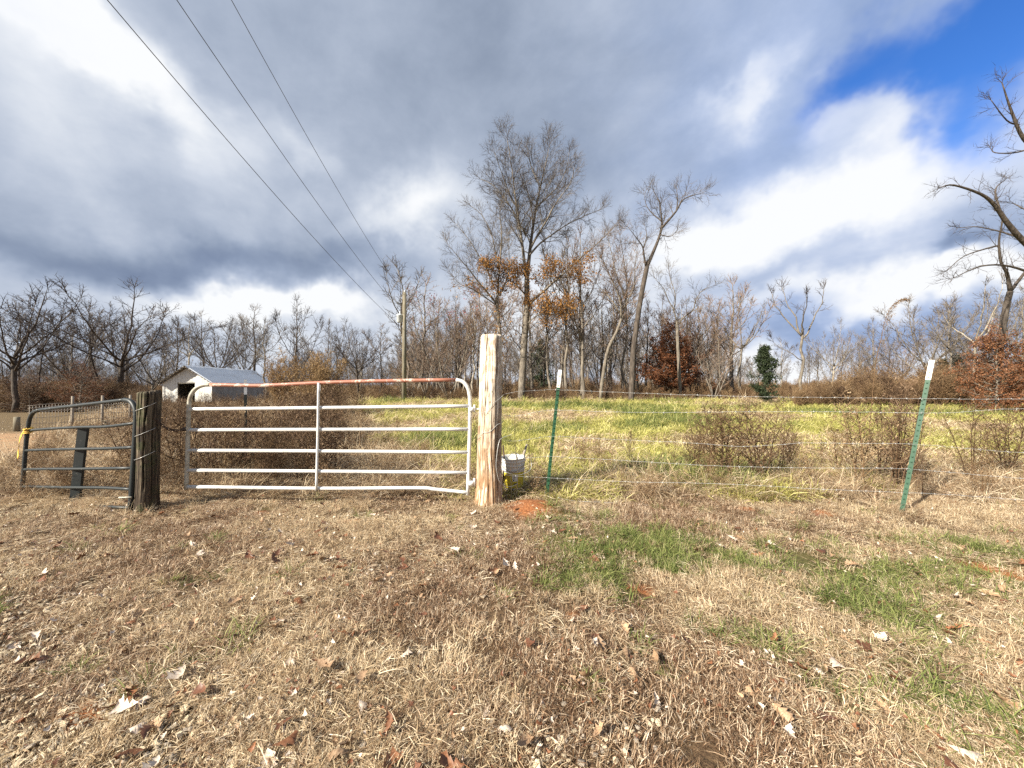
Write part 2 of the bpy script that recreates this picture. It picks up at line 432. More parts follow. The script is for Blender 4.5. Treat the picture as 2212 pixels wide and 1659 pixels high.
sand = t.ramp(t.m('MULTIPLY_ADD', n2, .6, t.m('MULTIPLY', n1, .4)), [(0.3, (.20, .115, .058)), (0.5, (.36, .235, .13)), (0.7, (.52, .39, .25))])
sand = t.mixc(t.m('MULTIPLY', t.m('GREATER_THAN', n1, .52), .35), sand, clayc)
fieldc = t.ramp(t.m('MULTIPLY_ADD', n2, .5, t.m('MULTIPLY', n4, .5)), [(0.3, (.085, .085, .020)), (0.5, (.23, .23, .055)), (0.7, (.42, .38, .13))])
roughc = t.ramp(n2, [(0.3, (.03, .020, .011)), (0.5, (.12, .080, .038)), (0.72, (.32, .23, .11))])
def edge(a, amt=.7):
    return t.m('SMOOTH_MIN', t.m('MAXIMUM', t.m('MULTIPLY_ADD', t.m('ADD', t.m('MULTIPLY', n2, .6), t.m('MULTIPLY', n1, .4)), amt * 2, t.m('MULTIPLY_ADD', a, 2.0, -1.0 - amt * .6)), 0.0), 1.0, .1)
c = t.mixc(attr('rough'), thatch, roughc)
c = t.mixc(attr('field'), c, fieldc)
c = t.mixc(t.m('MULTIPLY', attr('green'), .5), c, (.09, .115, .02))
c = t.mixc(edge(attr('track')), c, sand)
c = t.mixc(edge(attr('clay')), c, clayc)
t.put(p.inputs['Base Color'], c); p.inputs['Roughness'].default_value = .95
b = t.n('ShaderNodeBump'); b.inputs['Strength'].default_value = .9; b.inputs['Distance'].default_value = .02
t.put(b.inputs['Height'], t.m('ADD', n2, t.m('MULTIPLY', n3, .5))); t.put(p.inputs['Normal'], b.outputs[0])
me.materials.append(m)
ground = link('ground', me)
prop(ground, 'farm ground of dry thatch, red clay and a sandy track running out to a green field', kind='structure')

# ------------------------------------------------------------------ barn
M['metal_roof'] = surf('metal_roof', [(0.3, (.72, .74, .76)), (0.55, (.82, .84, .85)), (0.8, (.88, .89, .90))], 1.2, (1, .15, 1), 5, .5, metal=.0, spec=.5)
M['barn_board'] = surf('barn_board', [(0.2, (.74, .70, .62)), (0.5, (.86, .84, .78)), (0.8, (.90, .88, .83))], 2.5, (6, 6, .5), 5, .75, vary=.05)
M['barn_wood'] = surf('barn_wood', [(0.3, (.16, .13, .10)), (0.6, (.30, .26, .21)), (0.8, (.40, .36, .30))], 4, (1, 4, 1), 5, .85)
M['tin_wall'] = surf('tin_wall', [(0.3, (.24, .22, .20)), (0.6, (.34, .33, .31)), (0.8, (.30, .20, .14))], 1.0, (1, 1, .3), 5, .6)
M['dark_inside'] = surf('dark_inside', [(0.3, (.03, .025, .02)), (0.7, (.07, .055, .045))], 2, rough=.9)
BY = 48.0
apex = W(405, 792, BY + .3); ap_z = apex.z
bx_ax = Vector((-.2, .98, 0)).normalized(); bg_ax = Vector((.98, .2, 0)).normalized()
barn_rot = math.atan2(bg_ax.y, bg_ax.x)
barn = empty('barn', (apex.x, apex.y, gz(apex.x, apex.y) - .15), 'white board barn with a ribbed metal gable roof standing beyond the brown weeds', 'barn', rz=barn_rot)
z0 = barn.location.z
WB, LB, ridge = 5.4, 17.5, ap_z - z0 + .08
eave = W(457.5, 824.2, BY).z - z0
hw = WB / 2
def gable_top(x): return eave + (ridge - .12 - eave) * (1 - abs(x) / hw)
bd = 0.0
nb = 20; bw = WB / nb
door_l, door_r, door_t = -1.05, .85, eave - .12
for i in range(nb):                               # front boards, each its own, the door left open between them
    xa = -hw + i * bw + .006; xb = -hw + (i + 1) * bw - .006; xm = (xa + xb) / 2
    zb = door_t if door_l < xm < door_r else 0.0
    mb = MB(); yo = rnd.uniform(-.006, .006)
    ta, tb = gable_top(xa), gable_top(xb)
    tm = None
    vs = [(xa, yo, zb), (xb, yo, zb), (xb, yo, tb), (xa, yo, ta), (xa, yo + .03, zb), (xb, yo + .03, zb), (xb, yo + .03, tb), (xa, yo + .03, ta)]
    mb.add(vs, [(0, 1, 2, 3), (7, 6, 5, 4), (0, 4, 5, 1), (3, 2, 6, 7), (0, 3, 7, 4), (1, 5, 6, 2)])
    mb.build('board', M['barn_board'], barn, False)
mb = MB()                                         # inner frame keeps light out of the joints
mb.box((-hw + .06, .10, eave / 2), (.12, .12, eave)); mb.box((hw - .06, .10, eave / 2), (.12, .12, eave))
mb.box((door_l - .06, .10, door_t / 2), (.12, .12, door_t)); mb.box((door_r + .06, .10, door_t / 2), (.12, .12, door_t)); mb.box((0, .10, door_t + .07), (WB, .12, .14))
fo = mb.build('door_frame', M['barn_wood'], barn, False); fo['kind'] = 'stuff'
for s in (-1, 1):
    mb = MB(); n = 66
    for k in range(n):                            # corrugated tin side
        y = .2 + k * (LB - .2) / n
        d = .02 * (k % 2)
        mb.add([(s * (hw - d), y, 0), (s * (hw - (.02 - d)), y + (LB - .2) / n, 0), (s * (hw - (.02 - d)), y + (LB - .2) / n, eave - .25), (s * (hw - d), y, eave - .25)], [(0, 1, 2, 3)] if s > 0 else [(3, 2, 1, 0)])
    mb.build('side_wall', M['tin_wall'], barn, False)
mb = MB(); mb.add([(-hw, LB, 0), (hw, LB, 0), (hw, LB, eave), (0, LB, ridge - .12), (-hw, LB, eave)], [(4, 3, 2, 1, 0)])
mb.build('back_wall', M['tin_wall'], barn, False)
OV = .65; EO = .38
slope = (ridge - eave) / hw
for s in (-1, 1):                                 # roof sheets, ribs standing proud
    nsh = 10; sw = (LB + OV + .6) / nsh
    for q in range(nsh):
        mb = MB(); nr = 6
        ys_ = []
        for k in range(nr):
            y = -OV + q * sw + k * sw / nr
            for f, hgt in ((0, 0), (.55, 0), (.65, .085), (.90, .085)): ys_.append((y + f * sw / nr, hgt))
        ys_.append((-OV + (q + 1) * sw, 0))
        xe = s * (hw + EO); ze = ridge - slope * (hw + EO)
        lift = .004 * (q % 2)
        for (ya, ha), (yb, hb) in zip(ys_[:-1], ys_[1:]):
            a = [(0, ya, ridge + ha + lift), (0, yb, ridge + hb + lift), (xe, yb, ze + hb + lift), (xe, ya, ze + ha + lift)]
            mb.add(a, [(0, 1, 2, 3)] if s < 0 else [(3, 2, 1, 0)])
        mb.build('roof_sheet', M['metal_roof'], barn, False)
mb = MB()
for s in (-1, 1): mb.add([(0, -OV - .02, ridge + .075), (0, LB + .65, ridge + .075), (s * .22, LB + .65, ridge + .07 - slope * .22), (s * .22, -OV - .02, ridge + .07 - slope * .22)], [(0, 1, 2, 3)])
mb.build('ridge_cap', M['metal_roof'], barn, False)
for s in (-1, 1):
    for k in range(9):                            # purlins under the overhang
        f = (k + .4) / 9.0
        x = s * (hw + EO) * f; z = ridge - slope * abs(x) - .075
        mb = MB(); mb.box((x, (-OV + .3) / 2, z), (.15, OV + .25, .09), Matrix.Rotation(-s * math.atan(slope) * -1, 3, 'Y')); mb.build('purlin', M['barn_wood'], barn, False)
    mb = MB()
    a0 = (0, -.06, ridge - .18); a1 = (s * (hw + EO), -.06, ridge - slope * (hw + EO) - .18)
    mb.tube([a0, a1], .07, 4); mb.build('rafter', M['barn_wood'], barn, False)

# ------------------------------------------------------------------ timber gate posts
def wood_post_mat(name, top, low, hi, dark, zb, moss=None):
    m, t, p, out = newmat(name)
    tc = t.n('ShaderNodeTexCoord'); oc = tc.outputs['Object']
    mp = t.n('ShaderNodeMapping'); t.put(mp.inputs[0], oc); mp.inputs['Scale'].default_value = (1, 1, .085)
    g1 = t.noise(mp.outputs[0], 24, 6, .68, 1.6); g2 = t.noise(mp.outputs[0], 120, 4, .6); b1 = t.noise(oc, 5, 4, .6)
    sp = t.n('ShaderNodeSeparateXYZ'); t.put(sp.inputs[0], oc)
    h = t.m('ADD', sp.outputs[2], t.m('MULTIPLY', t.m('SUBTRACT', b1, .5), .9))
    mr = t.n('ShaderNodeMapRange'); t.put(mr.inputs[0], h); mr.inputs[1].default_value = zb - .7; mr.inputs[2].default_value = zb + .55
    up = t.mixc(t.m('MULTIPLY', g1, 1.0), low, top)
    base = t.mixc(mr.outputs[0], low, t.mixc(t.m('GREATER_THAN', b1, .47), up, top))
    col = t.mixc(t.ramp(g1, [(0.36, (1, 1, 1)), (0.5, (0, 0, 0))]), base, dark)
    col = t.mixc(t.ramp(g1, [(0.52, (0, 0, 0)), (0.68, (.8, .8, .8))]), col, hi)
    col = t.mixc(t.ramp(g2, [(0.30, (.7, .7, .7)), (0.46, (0, 0, 0))]), col, dark)
    if moss: col = t.mixc(t.ramp(b1, [(0.5, (0, 0, 0)), (0.66, (.8, .8, .8))]), col, moss)
    vo = t.n('ShaderNodeTexVoronoi'); mp2 = t.n('ShaderNodeMapping'); t.put(mp2.inputs[0], oc); mp2.inputs['Scale'].default_value = (1, 1, .5)
    t.put(vo.inputs['Vector'], mp2.outputs[0]); vo.inputs['Scale'].default_value = 16
    col = t.mixc(t.ramp(vo.outputs['Distance'], [(0.07, (.9, .9, .9)), (0.12, (0, 0, 0))]), col, dark)
    t.put(p.inputs['Base Color'], col); p.inputs['Roughness'].default_value = .8
    b = t.n('ShaderNodeBump'); b.inputs['Strength'].default_value = .6; b.inputs['Distance'].default_value = .008
    t.put(b.inputs['Height'], t.m('ADD', g1, t.m('MULTIPLY', g2, .5))); t.put(p.inputs['Normal'], b.outputs[0])
    return m
def timber_post(name, base, lean, height, r0, r1, cracks, mat, seed, label, tilt_top=0.0):
    rs = np.random.RandomState(seed)
    nt, nz = 150, 110
    th = np.linspace(0, 2 * np.pi, nt, endpoint=False); zz_ = np.linspace(-.25, height, nz)
    T, Z = np.meshgrid(th, zz_)
    rr = r0 + (r1 - r0) * np.clip(Z / height, 0, 1) + .02 * np.exp(-np.clip(Z, 0, 9) / .18)
    rr = rr + .006 * np.sin(T * 3 + seed) + .003 * np.sin(T * 7 + 2 * seed) + .010 * (fbm(T * 1.6, Z * .5, 2.2, 3) - .5) + .007 * (vnoise(T * 9, Z * .6, 2.5) - .5)
    for t0, wd, za, zb_, dp, wob in cracks:
        tt = t0 + wob * (vnoise(Z * 0 + seed, Z, 1.7) - .5) + .25 * wob * (vnoise(Z * 0 + 5, Z, 9.0) - .5)
        dth = np.angle(np.exp(1j * (T - tt)))
        rr = rr - dp * np.exp(-(dth / wd) ** 2) * sst(za - .12, za + .05, Z) * (1 - sst(zb_ - .05, zb_ + .15, Z)) * 1.7
    rr[-1] -= .012
    X = rr * np.cos(T); Y = rr * np.sin(T); Zt = Z + np.where(Z > height - .001, tilt_top * np.sin(T + 1.0) + .006 * rs.rand(nz, nt), 0)
    V = np.stack([X.ravel(), Y.ravel(), Zt.ravel()], 1).tolist()
    idx = np.arange(nt * nz).reshape(nz, nt); nxt = np.roll(idx, -1, 1)
    F = np.stack([idx[:-1].ravel(), nxt[:-1].ravel(), nxt[1:].ravel(), idx[1:].ravel()], 1).tolist()
    # sawn top, ringed
    last = idx[-1]
    b = len(V)
    for q in (.75, .5, .25):
        for j in range(nt): V.append((X[-1, j] * q, Y[-1, j] * q, Zt[-1, j] * q + (1 - q) * height + .004 * rs.rand()))
    V.append((0, 0, height + .004))
    prev = list(last)
    for q in range(3):
        cur = [b + q * nt + j for j in range(nt)]
        for j in range(nt): F.append((prev[j], prev[(j + 1) % nt], cur[(j + 1) % nt], cur[j]))
        prev = cur
    for j in range(nt): F.append((prev[j], prev[(j + 1) % nt], len(V) - 1))
    me = bpy.data.meshes.new(name); me.from_pydata(V, [], F); me.materials.append(mat)
    me.polygons.foreach_set('use_smooth', [True] * len(me.polygons)); me.update()
    o = link(name, me, None, base); o.rotation_euler = lean
    return prop(o, label, 'gate post', 'timber gate posts')
FY = 4.2
BPX = (1061 - 1106) / FPX * FY
M['post_wood'] = wood_post_mat('post_wood', (.66, .59, .48), (.34, .205, .11), (.82, .76, .66), (.11, .066, .038), .95)
M['post_old_shaded'] = wood_post_mat('post_old_shaded', (.13, .105, .07), (.055, .038, .025), (.19, .155, .105), (.014, .010, .008), .9, (.040, .05, .016))  # mossy old wood, darkened further to stand in for its unlit side
PI = math.pi
big_h = W(1066, 722, FY - .1).z
big_post = timber_post('timber_post', (BPX - .02, FY, 0), (0, R(.9), 0), big_h, .136, .112,
    [(-PI / 2 - .50, .035, .9, 2.2, .030, .30), (-PI / 2 + .52, .05, .2, 2.2, .020, .5), (-PI / 2 - .95, .03, .3, 2.2, .02, .3), (-PI / 2 + .15, .02, .1, 1.0, .014, .4),
     (-PI / 2 + .78, .06, .35, .85, .032, .5), (-PI / 2 - .2, .02, .0, .7, .012, .4), (-PI / 2 + 1.0, .04, 0, 2.2, .016, .4), (PI / 2, .05, .2, 2.2, .03, .4), (2.6, .04, .6, 2.2, .02, .3)],
    M['post_wood'], 5, 'tall pale weathered timber gate post with long cracks, hinge side of the white gate')
SPX, SPY = -3.80, 4.0
short_h = W(318, 846, SPY).z
short_post = timber_post('timber_post', (SPX, SPY, 0), (0, R(1.2), 0), short_h, .084, .093,
    [(-PI / 2 - .3, .04, .1, 1.4, .02, .6), (-PI / 2 + .6, .05, .3, 1.4, .028, .5), (-PI / 2 + .1, .03, .7, 1.4, .02, .4), (-.3, .04, .2, 1.4, .02, .3), (-PI / 2 - 1.0, .04, .2, 1.2, .02, .4)],
    M['post_old_shaded'], 11, 'short dark mossy timber post between the black gate and the white gate', .012)

# ------------------------------------------------------------------ white tube gate
def pipe_mat(name, main, worn, rust, amount):
    m, t, p, out = newmat(name)
    tc = t.n('ShaderNodeTexCoord'); oc = tc.outputs['Object']
    a = t.noise(oc, 9, 6, .65); b_ = t.noise(oc, 45, 5, .6)
    c = t.mixc(t.ramp(t.m('MULTIPLY_ADD', a, .6, t.m('MULTIPLY', b_, .4)), [(amount, (1, 1, 1)), (amount + .05, (0, 0, 0))]), main, worn)
    c = t.mixc(t.ramp(b_, [(0.29, (1, 1, 1)), (0.34, (0, 0, 0))]), c, rust)
    c = t.mixc(t.m('MULTIPLY', a, .35), c, tuple(q * .72 for q in main))
    t.put(p.inputs['Base Color'], c); p.inputs['Roughness'].default_value = .5; p.inputs['Specular IOR Level'].default_value = .4
    return m
M['galv'] = pipe_mat('galvanised_white', (.66, .655, .63), (.50, .485, .45), (.30, .20, .12), .42)
M['galv_old'] = pipe_mat('galvanised_old', (.42, .40, .33), (.30, .27, .21), (.22, .14, .08), .46)
M['red_paint'] = pipe_mat('red_primer', (.33, .135, .085), (.60, .50, .42), (.15, .06, .035), .43)
M['black_paint'] = pipe_mat('black_green_paint', (.016, .021, .022), (.045, .050, .050), (.22, .21, .19), .38)
M['bare_wire'] = surf('bare_wire', [(0.3, (.34, .34, .33)), (0.6, (.52, .52, .50)), (0.8, (.58, .57, .55))], 20, rough=.35, metal=.25, spec=.6)
M['old_wire'] = surf('old_wire', [(0.3, (.16, .13, .10)), (0.6, (.34, .31, .27))], 30, rough=.6, metal=.3, spec=.4)
M['chain'] = surf('chain_iron', [(0.3, (.035, .026, .022)), (0.6, (.09, .06, .045)), (0.8, (.16, .09, .055))], 40, rough=.6, metal=.4)
gate = empty('tube_gate', (BPX - 1.7, FY - .02, 0), 'wide white galvanised tube gate with rusty red top rail, closed against the tall post', 'gate')
def lp(u, v, Y=FY - .02): return W(u, v, Y) - gate.location
def gpart(name, pts, r, mat, n=12, dents=True):
    mb = MB()
    pts = [Vector(p) for p in pts]
    mb.tube([tuple(p) for p in pts], r, n); return mb.build(name, mat, gate)
TR = .0205
# outer frame: left stile, top rail and right stile are one bent pipe; paint differs, so the runs are parts
arcL = [(402.5, 1057), (405, 980), (407, 905), (408.5, 872), (413, 853), (424, 839), (440, 832), (455, 831)]
top = [(455, 831), (520, 832.5), (556, 833), (600, 831.5), (690, 827), (800, 823.5), (985, 820.5)]
arcR = [(985, 820.5), (1000, 825), (1010, 837), (1014.5, 855), (1015.5, 880), (1014, 960), (1010.5, 1069)]
gpart('left_stile', smooth_path([lp(*p) for p in arcL], 4), TR, M['galv_old'])
gpart('top_rail', smooth_path([lp(*p) for p in top], 5), TR, M['red_paint'])
gpart('right_stile', smooth_path([lp(*p) for p in arcR], 4), TR, M['galv'])
RAILS = [((407, 884), (688, 881), (1015, 877)), ((405, 929), (688, 928), (1014, 927)), ((404, 973), (688, 974.5), (1013, 977)), ((403, 1016), (688, 1018), (1012, 1021)),
         ((402.5, 1051.5), (688, 1055), (900, 1054), (940, 1057), (1011, 1064))]
for rl in RAILS:
    gpart('rail', smooth_path([lp(*p) for p in rl], 6), TR * .92, M['galv'])
mb = MB()
a, b_ = lp(691, 827), lp(686, 1057)
mid = smooth_path([a + Vector((0, -.028, 0)), (a + b_) / 2 + Vector((.004, -.030, 0)), b_ + Vector((0, -.028, 0))], 6)
mb.tube([tuple(q) for q in mid], .0135, 8); mb.build('middle_stile', M['galv'], gate)
for k in range(4):
    hh = (lp(1021, 884), lp(1021, 1043))[k // 2]
    mb = MB()
    if k % 2 == 0:
        mb.tube([tuple(hh + Vector((-.012, 0, 0))), tuple(hh + Vector((.13, .02, 0)))], .011, 8)
    else:
        mb.tube([tuple(hh + Vector((.02, -.005, -.035))), tuple(hh + Vector((.02, -.005, .05)))], .012, 8)
        mb.tube([tuple(hh + Vector((-.012, 0, -.022))), tuple(hh + Vector((-.012, 0, .022)))], .034, 10)
    mb.build('hinge_pin' if k % 2 == 0 else 'hinge_eye', M['galv'], gate)

# chain that ties the white gate to the short post
chain = empty('chain', (SPX + .12, SPY - .02, W(345, 893, SPY).z), 'dark rusty chain sagging from the short mossy post to the white gate', 'chain')
ca = Vector((SPX + .085, SPY - .03, W(345, 893, SPY).z)); cb = Vector((W(404, 926, FY).x, FY - .03, W(404, 927, FY).z)); cm = (ca + cb) / 2 + Vector((0, -.03, -.062))
cp = smooth_path([ca, ca * .6 + cm * .4 + Vector((0, 0, -.016)), cm, cb * .45 + cm * .55 + Vector((0, 0, -.018)), cb], 8)
loop = [cb + Vector((.034 * math.cos(q) + .002, .034 * math.sin(q) + .03, .004 * q)) for q in np.linspace(-2.4, 3.0, 9)]
cp = cp + loop
def link_mesh():
    mb = MB(); n = 14
    pts = []
    for k in range(n):
        q = 2 * PI * k / n
        pts.append((math.cos(q) * .011 , 0, math.sin(q) * .011 + (.011 if math.sin(q) > 0 else -.011)))
    V = []
    for k in range(n):
        p = Vector(pts[k]); tdir = (Vector(pts[(k + 1) % n]) - Vector(pts[k - 1])).normalized(); s1 = Vector((0, 1, 0)); s2 = tdir.cross(s1)
        for j in range(5): V.append(tuple(p + .0042 * (s1 * CS[5][j][0] + s2 * CS[5][j][1])))
    F = [(k * 5 + j, k * 5 + (j + 1) % 5, ((k + 1) % n) * 5 + (j + 1) % 5, ((k + 1) % n) * 5 + j) for k in range(n) for j in range(5)]
    mb.add(V, F); return mb.mesh('link', M['chain'])
lm = link_mesh()
dist = 0; k = 0; last_p = cp[0]; acc = 0
for i in range(1, len(cp)):
    seg = (cp[i] - cp[i - 1]); L = seg.length
    while acc <= L:
        p = cp[i - 1] + seg * (acc / L)
        o = link('link', lm, chain); o.location = p - chain.location
        o.rotation_mode = 'QUATERNION'; o.rotation_quaternion = seg.to_track_quat('Z', 'Y') @ Matrix.Rotation(PI / 2 * (k % 2) + .5, 4, 'Z').to_quaternion()
        k += 1; acc += .031
    acc -= L

# ------------------------------------------------------------------ black gate
bg = empty('tube_gate', (W(165, 1080, 4.2).x, 4.2, 0), 'short black tube gate, scuffed and leaning, hung on the short mossy post', 'gate')
def bgp(u, v):                   # hinge end near the post, free end swung back; the gate leans
    f = (u - 290.0) / (45.0 - 290.0)
    Y = 3.93 + .60 * f
    z = H - (v - 829.5) / FPX * Y
    return W(u, v, Y + .055 * z / 1.0) - bg.location
def bpart(name, pts, r, n=10, mat=None):
    mb = MB(); mb.tube([tuple(p) for p in pts], r, n); return mb.build(name, mat or M['black_paint'], bg)
bpart('left_stile', smooth_path([bgp(*p) for p in [(46, 1082), (52, 1010), (57, 950), (62, 915), (66, 900), (74, 890), (86, 885.5)]], 4), .020)
bpart('top_rail', smooth_path([bgp(*p) for p in [(86, 885.5), (150, 878), (230, 868.5), (268, 864)]], 4), .019)
bpart('right_stile', smooth_path([bgp(*p) for p in [(268, 864), (282, 867), (291, 880), (294, 900), (291, 960), (286, 1040), (282, 1102)]], 4), .024)
for pts in ([(60, 930), (110, 926), (170, 923), (230, 921.5), (292, 914)], [(56, 973), (110, 971), (166, 970), (230, 969), (290, 966)], [(52, 1014), (110, 1013), (163, 1013), (288, 1011)], [(49, 1051), (150, 1053), (220, 1053.5), (285, 1057)], [(47, 1088), (160, 1092), (285, 1097)]):
    bpart('rail', smooth_path([bgp(*p) for p in pts], 4), .0158)
mb = MB(); off = Vector((0, .028, 0))
pp = [bgp(172, 923) + off, bgp(164, 985) + off, bgp(152, 1095) + off]
for i in range(2):
    a, b_ = pp[i], pp[i + 1]
    wv_ = Vector((.042, .010, 0))
    mb.add([tuple(a - wv_), tuple(a + wv_), tuple(b_ + wv_), tuple(b_ - wv_), tuple(a - wv_ + off), tuple(a + wv_ + off), tuple(b_ + wv_ + off), tuple(b_ - wv_ + off)],
           [(0, 3, 2, 1), (4, 5, 6, 7), (0, 1, 5, 4), (2, 3, 7, 6), (1, 2, 6, 5), (3, 0, 4, 7)])
mb.build('middle_stile', M['black_paint'], bg, False)
mb = MB()
for v in (905, 1072):
    a = bgp(292, v); mb.tube([tuple(a + Vector((-.02, -.02, 0))), tuple(a + Vector((.10, .05, 0)))], .012, 6)
bpart('hinge_pin', [bgp(290, 905), bgp(290, 905) + Vector((.12, .05, 0))], .009, 6)
bpart('hinge_pin', [bgp(284, 1072), bgp(284, 1072) + Vector((.14, .05, 0))], .009, 6)
bpart('latch_bolt', [bgp(276, 1073) + Vector((-.06, -.03, 0)), bgp(284, 1073) + Vector((.03, -.03, .004))], .008, 6, M['galv_old'])
# yellow strap tied to its free end
M['yellow'] = surf('yellow_webbing', [(0.3, (.55, .30, .04)), (0.55, (.78, .50, .08)), (0.8, (.85, .68, .32))], 30, rough=.7)
strap = empty('strap', bg.location + bgp(58, 935), 'yellow webbing strap tied round the free end of the black gate', 'strap')
path = smooth_path([bg.location + bgp(*p) + Vector((0, -.035, 0)) - strap.location for p in [(66, 924), (60, 930), (54, 940), (50, 955), (48, 970), (47, 983), (46.5, 990)]], 5)
mb = MB()
for i, p in enumerate(path):
    wv_ = .013 + .002 * math.sin(i * 1.3); tw = .5 + .25 * math.sin(i * .45)
    d = Vector((math.cos(tw), -math.sin(tw), 0)) * wv_; nn = Vector((math.sin(tw), math.cos(tw), 0)) * .002
    mb.v += [tuple(p - d - nn), tuple(p + d - nn), tuple(p + d + nn), tuple(p - d + nn)]
for i in range(len(path) - 1):
    for j in range(4):
        mb.f.append((i * 4 + j, i * 4 + (j + 1) % 4, i * 4 + 4 + (j + 1) % 4, i * 4 + 4 + j)); mb.mi.append(0)
mb.build('tail', M['yellow'], strap, False)
mb = MB(); kn = bg.location + bgp(61, 930) - strap.location
for z in (-.02, .0, .022):
    ring = [kn + Vector((.034 * math.cos(q), .034 * math.sin(q), z + .01 * math.sin(q))) for q in np.linspace(0, 2 * PI, 15)]
    mb.tube([tuple(q) for q in ring], .008, 5)
mb.build('knot', M['yellow'], strap)['kind'] = 'stuff'

# ------------------------------------------------------------------ steel T-posts
M['tpost_green'] = surf('tpost_green', [(0.3, (.010, .042, .020)), (0.55, (.016, .068, .033)), (0.8, (.035, .095, .052))], 12, rough=.5, spec=.4)
M['tpost_white'] = surf('tpost_white', [(0.3, (.68, .66, .60)), (0.6, (.84, .83, .80)), (0.8, (.86, .85, .82))], 10, rough=.5, spec=.35)
M['tpost_dark'] = surf('tpost_dark', [(0.3, (.03, .035, .03)), (0.7, (.07, .075, .065))], 12, rough=.5)
M['rust_stain'] = surf('rust_stain', [(0.3, (.35, .20, .06)), (0.7, (.60, .45, .22))], 30, rough=.6)
def tpost(foot, tip, mat, label, tipl=.20, wdt=.036, studs=True):
    axis_ = (tip - foot); L = axis_.length
    o = empty('steel_fence_post', foot, label, 'fence post', 'steel fence posts')
    o.rotation_mode = 'QUATERNION'; o.rotation_quaternion = axis_.to_track_quat('Z', 'Y') @ Matrix.Rotation(0, 4, 'Z').to_quaternion()
    # find the turn that lets the flange face the camera
    q = axis_.to_track_quat('Z', 'Y'); face = q.inverted() @ (Vector((0, 0, H)) - foot); face.z = 0
    rz = math.atan2(face.y, face.x) + PI / 2
    o.rotation_quaternion = q @ Matrix.Rotation(rz, 4, 'Z').to_quaternion()
    def tee(name, za, zb, mt, grow=0.0):
        w2 = wdt / 2 + grow; th = .004 + grow; dp = .034 + grow; st = .003 + grow
        prof = [(-w2, -th), (w2, -th), (w2, 0), (st, 0), (st, dp), (-st, dp), (-st, 0), (-w2, 0)]
        mb = MB(); n = 8
        mb.add([(x, y, za) for x, y in prof] + [(x, y, zb) for x, y in prof], [(i, (i + 1) % n, n + (i + 1) % n, n + i) for i in range(n)] + [(0, 7, 2, 1), (3, 6, 5, 4), (8, 9, 10, 15), (11, 12, 13, 14), (2, 7, 6, 3), (10, 11, 14, 15)])
        return mb.build(name, mt, o, False)
    tee('shaft', -.3, L - tipl, mat); tee('white_tip', L - tipl, L, M['tpost_white'], .0012)
    if studs:
        sm = None; z = .06
        while z < L - .03:
            if sm is None:
                mb = MB(); mb.add([(-.007, 0, -.007), (.007, 0, -.007), (.006, 0, .009), (-.006, 0, .009), (-.005, -.009, 0), (.005, -.009, 0), (.004, -.009, .007), (-.004, -.009, .007)], [(4, 5, 6, 7), (0, 1, 5, 4), (1, 2, 6, 5), (2, 3, 7, 6), (3, 0, 4, 7)])
                sm = mb.mesh('stud', mat, False); sw_ = sm.copy(); sw_.materials.clear(); sw_.materials.append(M['rust_stain'])
            s_ = link('stud', sw_ if z > L - tipl else sm, o); s_.location = (0, -.0045, z); z += .054
    return o
T1Y, T2Y = 4.36, 3.86
t1 = tpost(W(1180, 1080, T1Y), W(1210, 799, T1Y), M['tpost_green'], 'green steel fence post with white tip beside the bucket and the tall timber post')
t2 = tpost(W(1946, 1114, T2Y), W(2013, 778, T2Y), M['tpost_green'], 'strongly leaning green steel fence post with white tip among the dead weeds')
p_ = W(530, 820, 6.2); tpost(Vector((p_.x + .01, 6.2, 0)), p_, M['tpost_dark'], 'dark steel fence post with white tip standing in the weeds behind the white gate', .24, .04, False)
p_ = W(690, 826, 9.0); tpost(Vector((p_.x - .01, 9.0, 0)), W(584, 828, 9.0) * 0 + p_, M['tpost_dark'], 'distant dark fence post with white tip behind the middle of the white gate', .2, .04, False)

# ------------------------------------------------------------------ barbed wire
def fence_y(u):
    return float(np.interp(u, [1030, 1207, 1972, 2212, 2700], [4.10, T1Y - .012, T2Y - .012, 3.78, 3.5]))
def strand(name, pts, label, mat, r=.0016, barbs=True, group='wire strands of the fence', yoff=None, cat='wire', seg=10):
    P = [W(u, v, (yoff(u) if yoff else fence_y(u))) for u, v in pts]
    path = smooth_path(P, seg)
    rg = random.Random(len(path) * 7 + int(pts[0][1]))
    root = empty(name, path[0], label, cat, group)
    mb = MB(); path2 = []
    for i, p in enumerate(path):
        path2.append(p + Vector((0, rg.uniform(-.002, .002), rg.uniform(-.0022, .0022))))
    mb.tube([tuple(p - path[0]) for p in path2], r, 5); mb.build('wire', mat, root)
    if barbs:
        mb = MB(); acc = .07
        for i in range(1, len(path2)):
            sg = path2[i] - path2[i - 1]; L = sg.length; dr = sg / max(L, 1e-6)
            while acc < L:
                c = path2[i - 1] + dr * acc - path[0]
                for q in range(2):
                    a = rg.uniform(0, PI); d = (Vector((0, math.cos(a), math.sin(a))) + dr * rg.uniform(-.4, .4)) * .014
                    o_ = dr * (.004 * (q * 2 - 1))
                    mb.tube([tuple(c + o_ - d), tuple(c + o_ + d)], .0010, 3, False)
                mb.tube([tuple(c - dr * .008), tuple(c + dr * .008)], .0027, 5)
                acc += rg.uniform(.11, .14)
            acc -= L
        if mb.v: mb.build('barbs', mat, root)['kind'] = 'stuff'
    return root
def front(u): return FY - .145 if u < 1085 else fence_y(u)
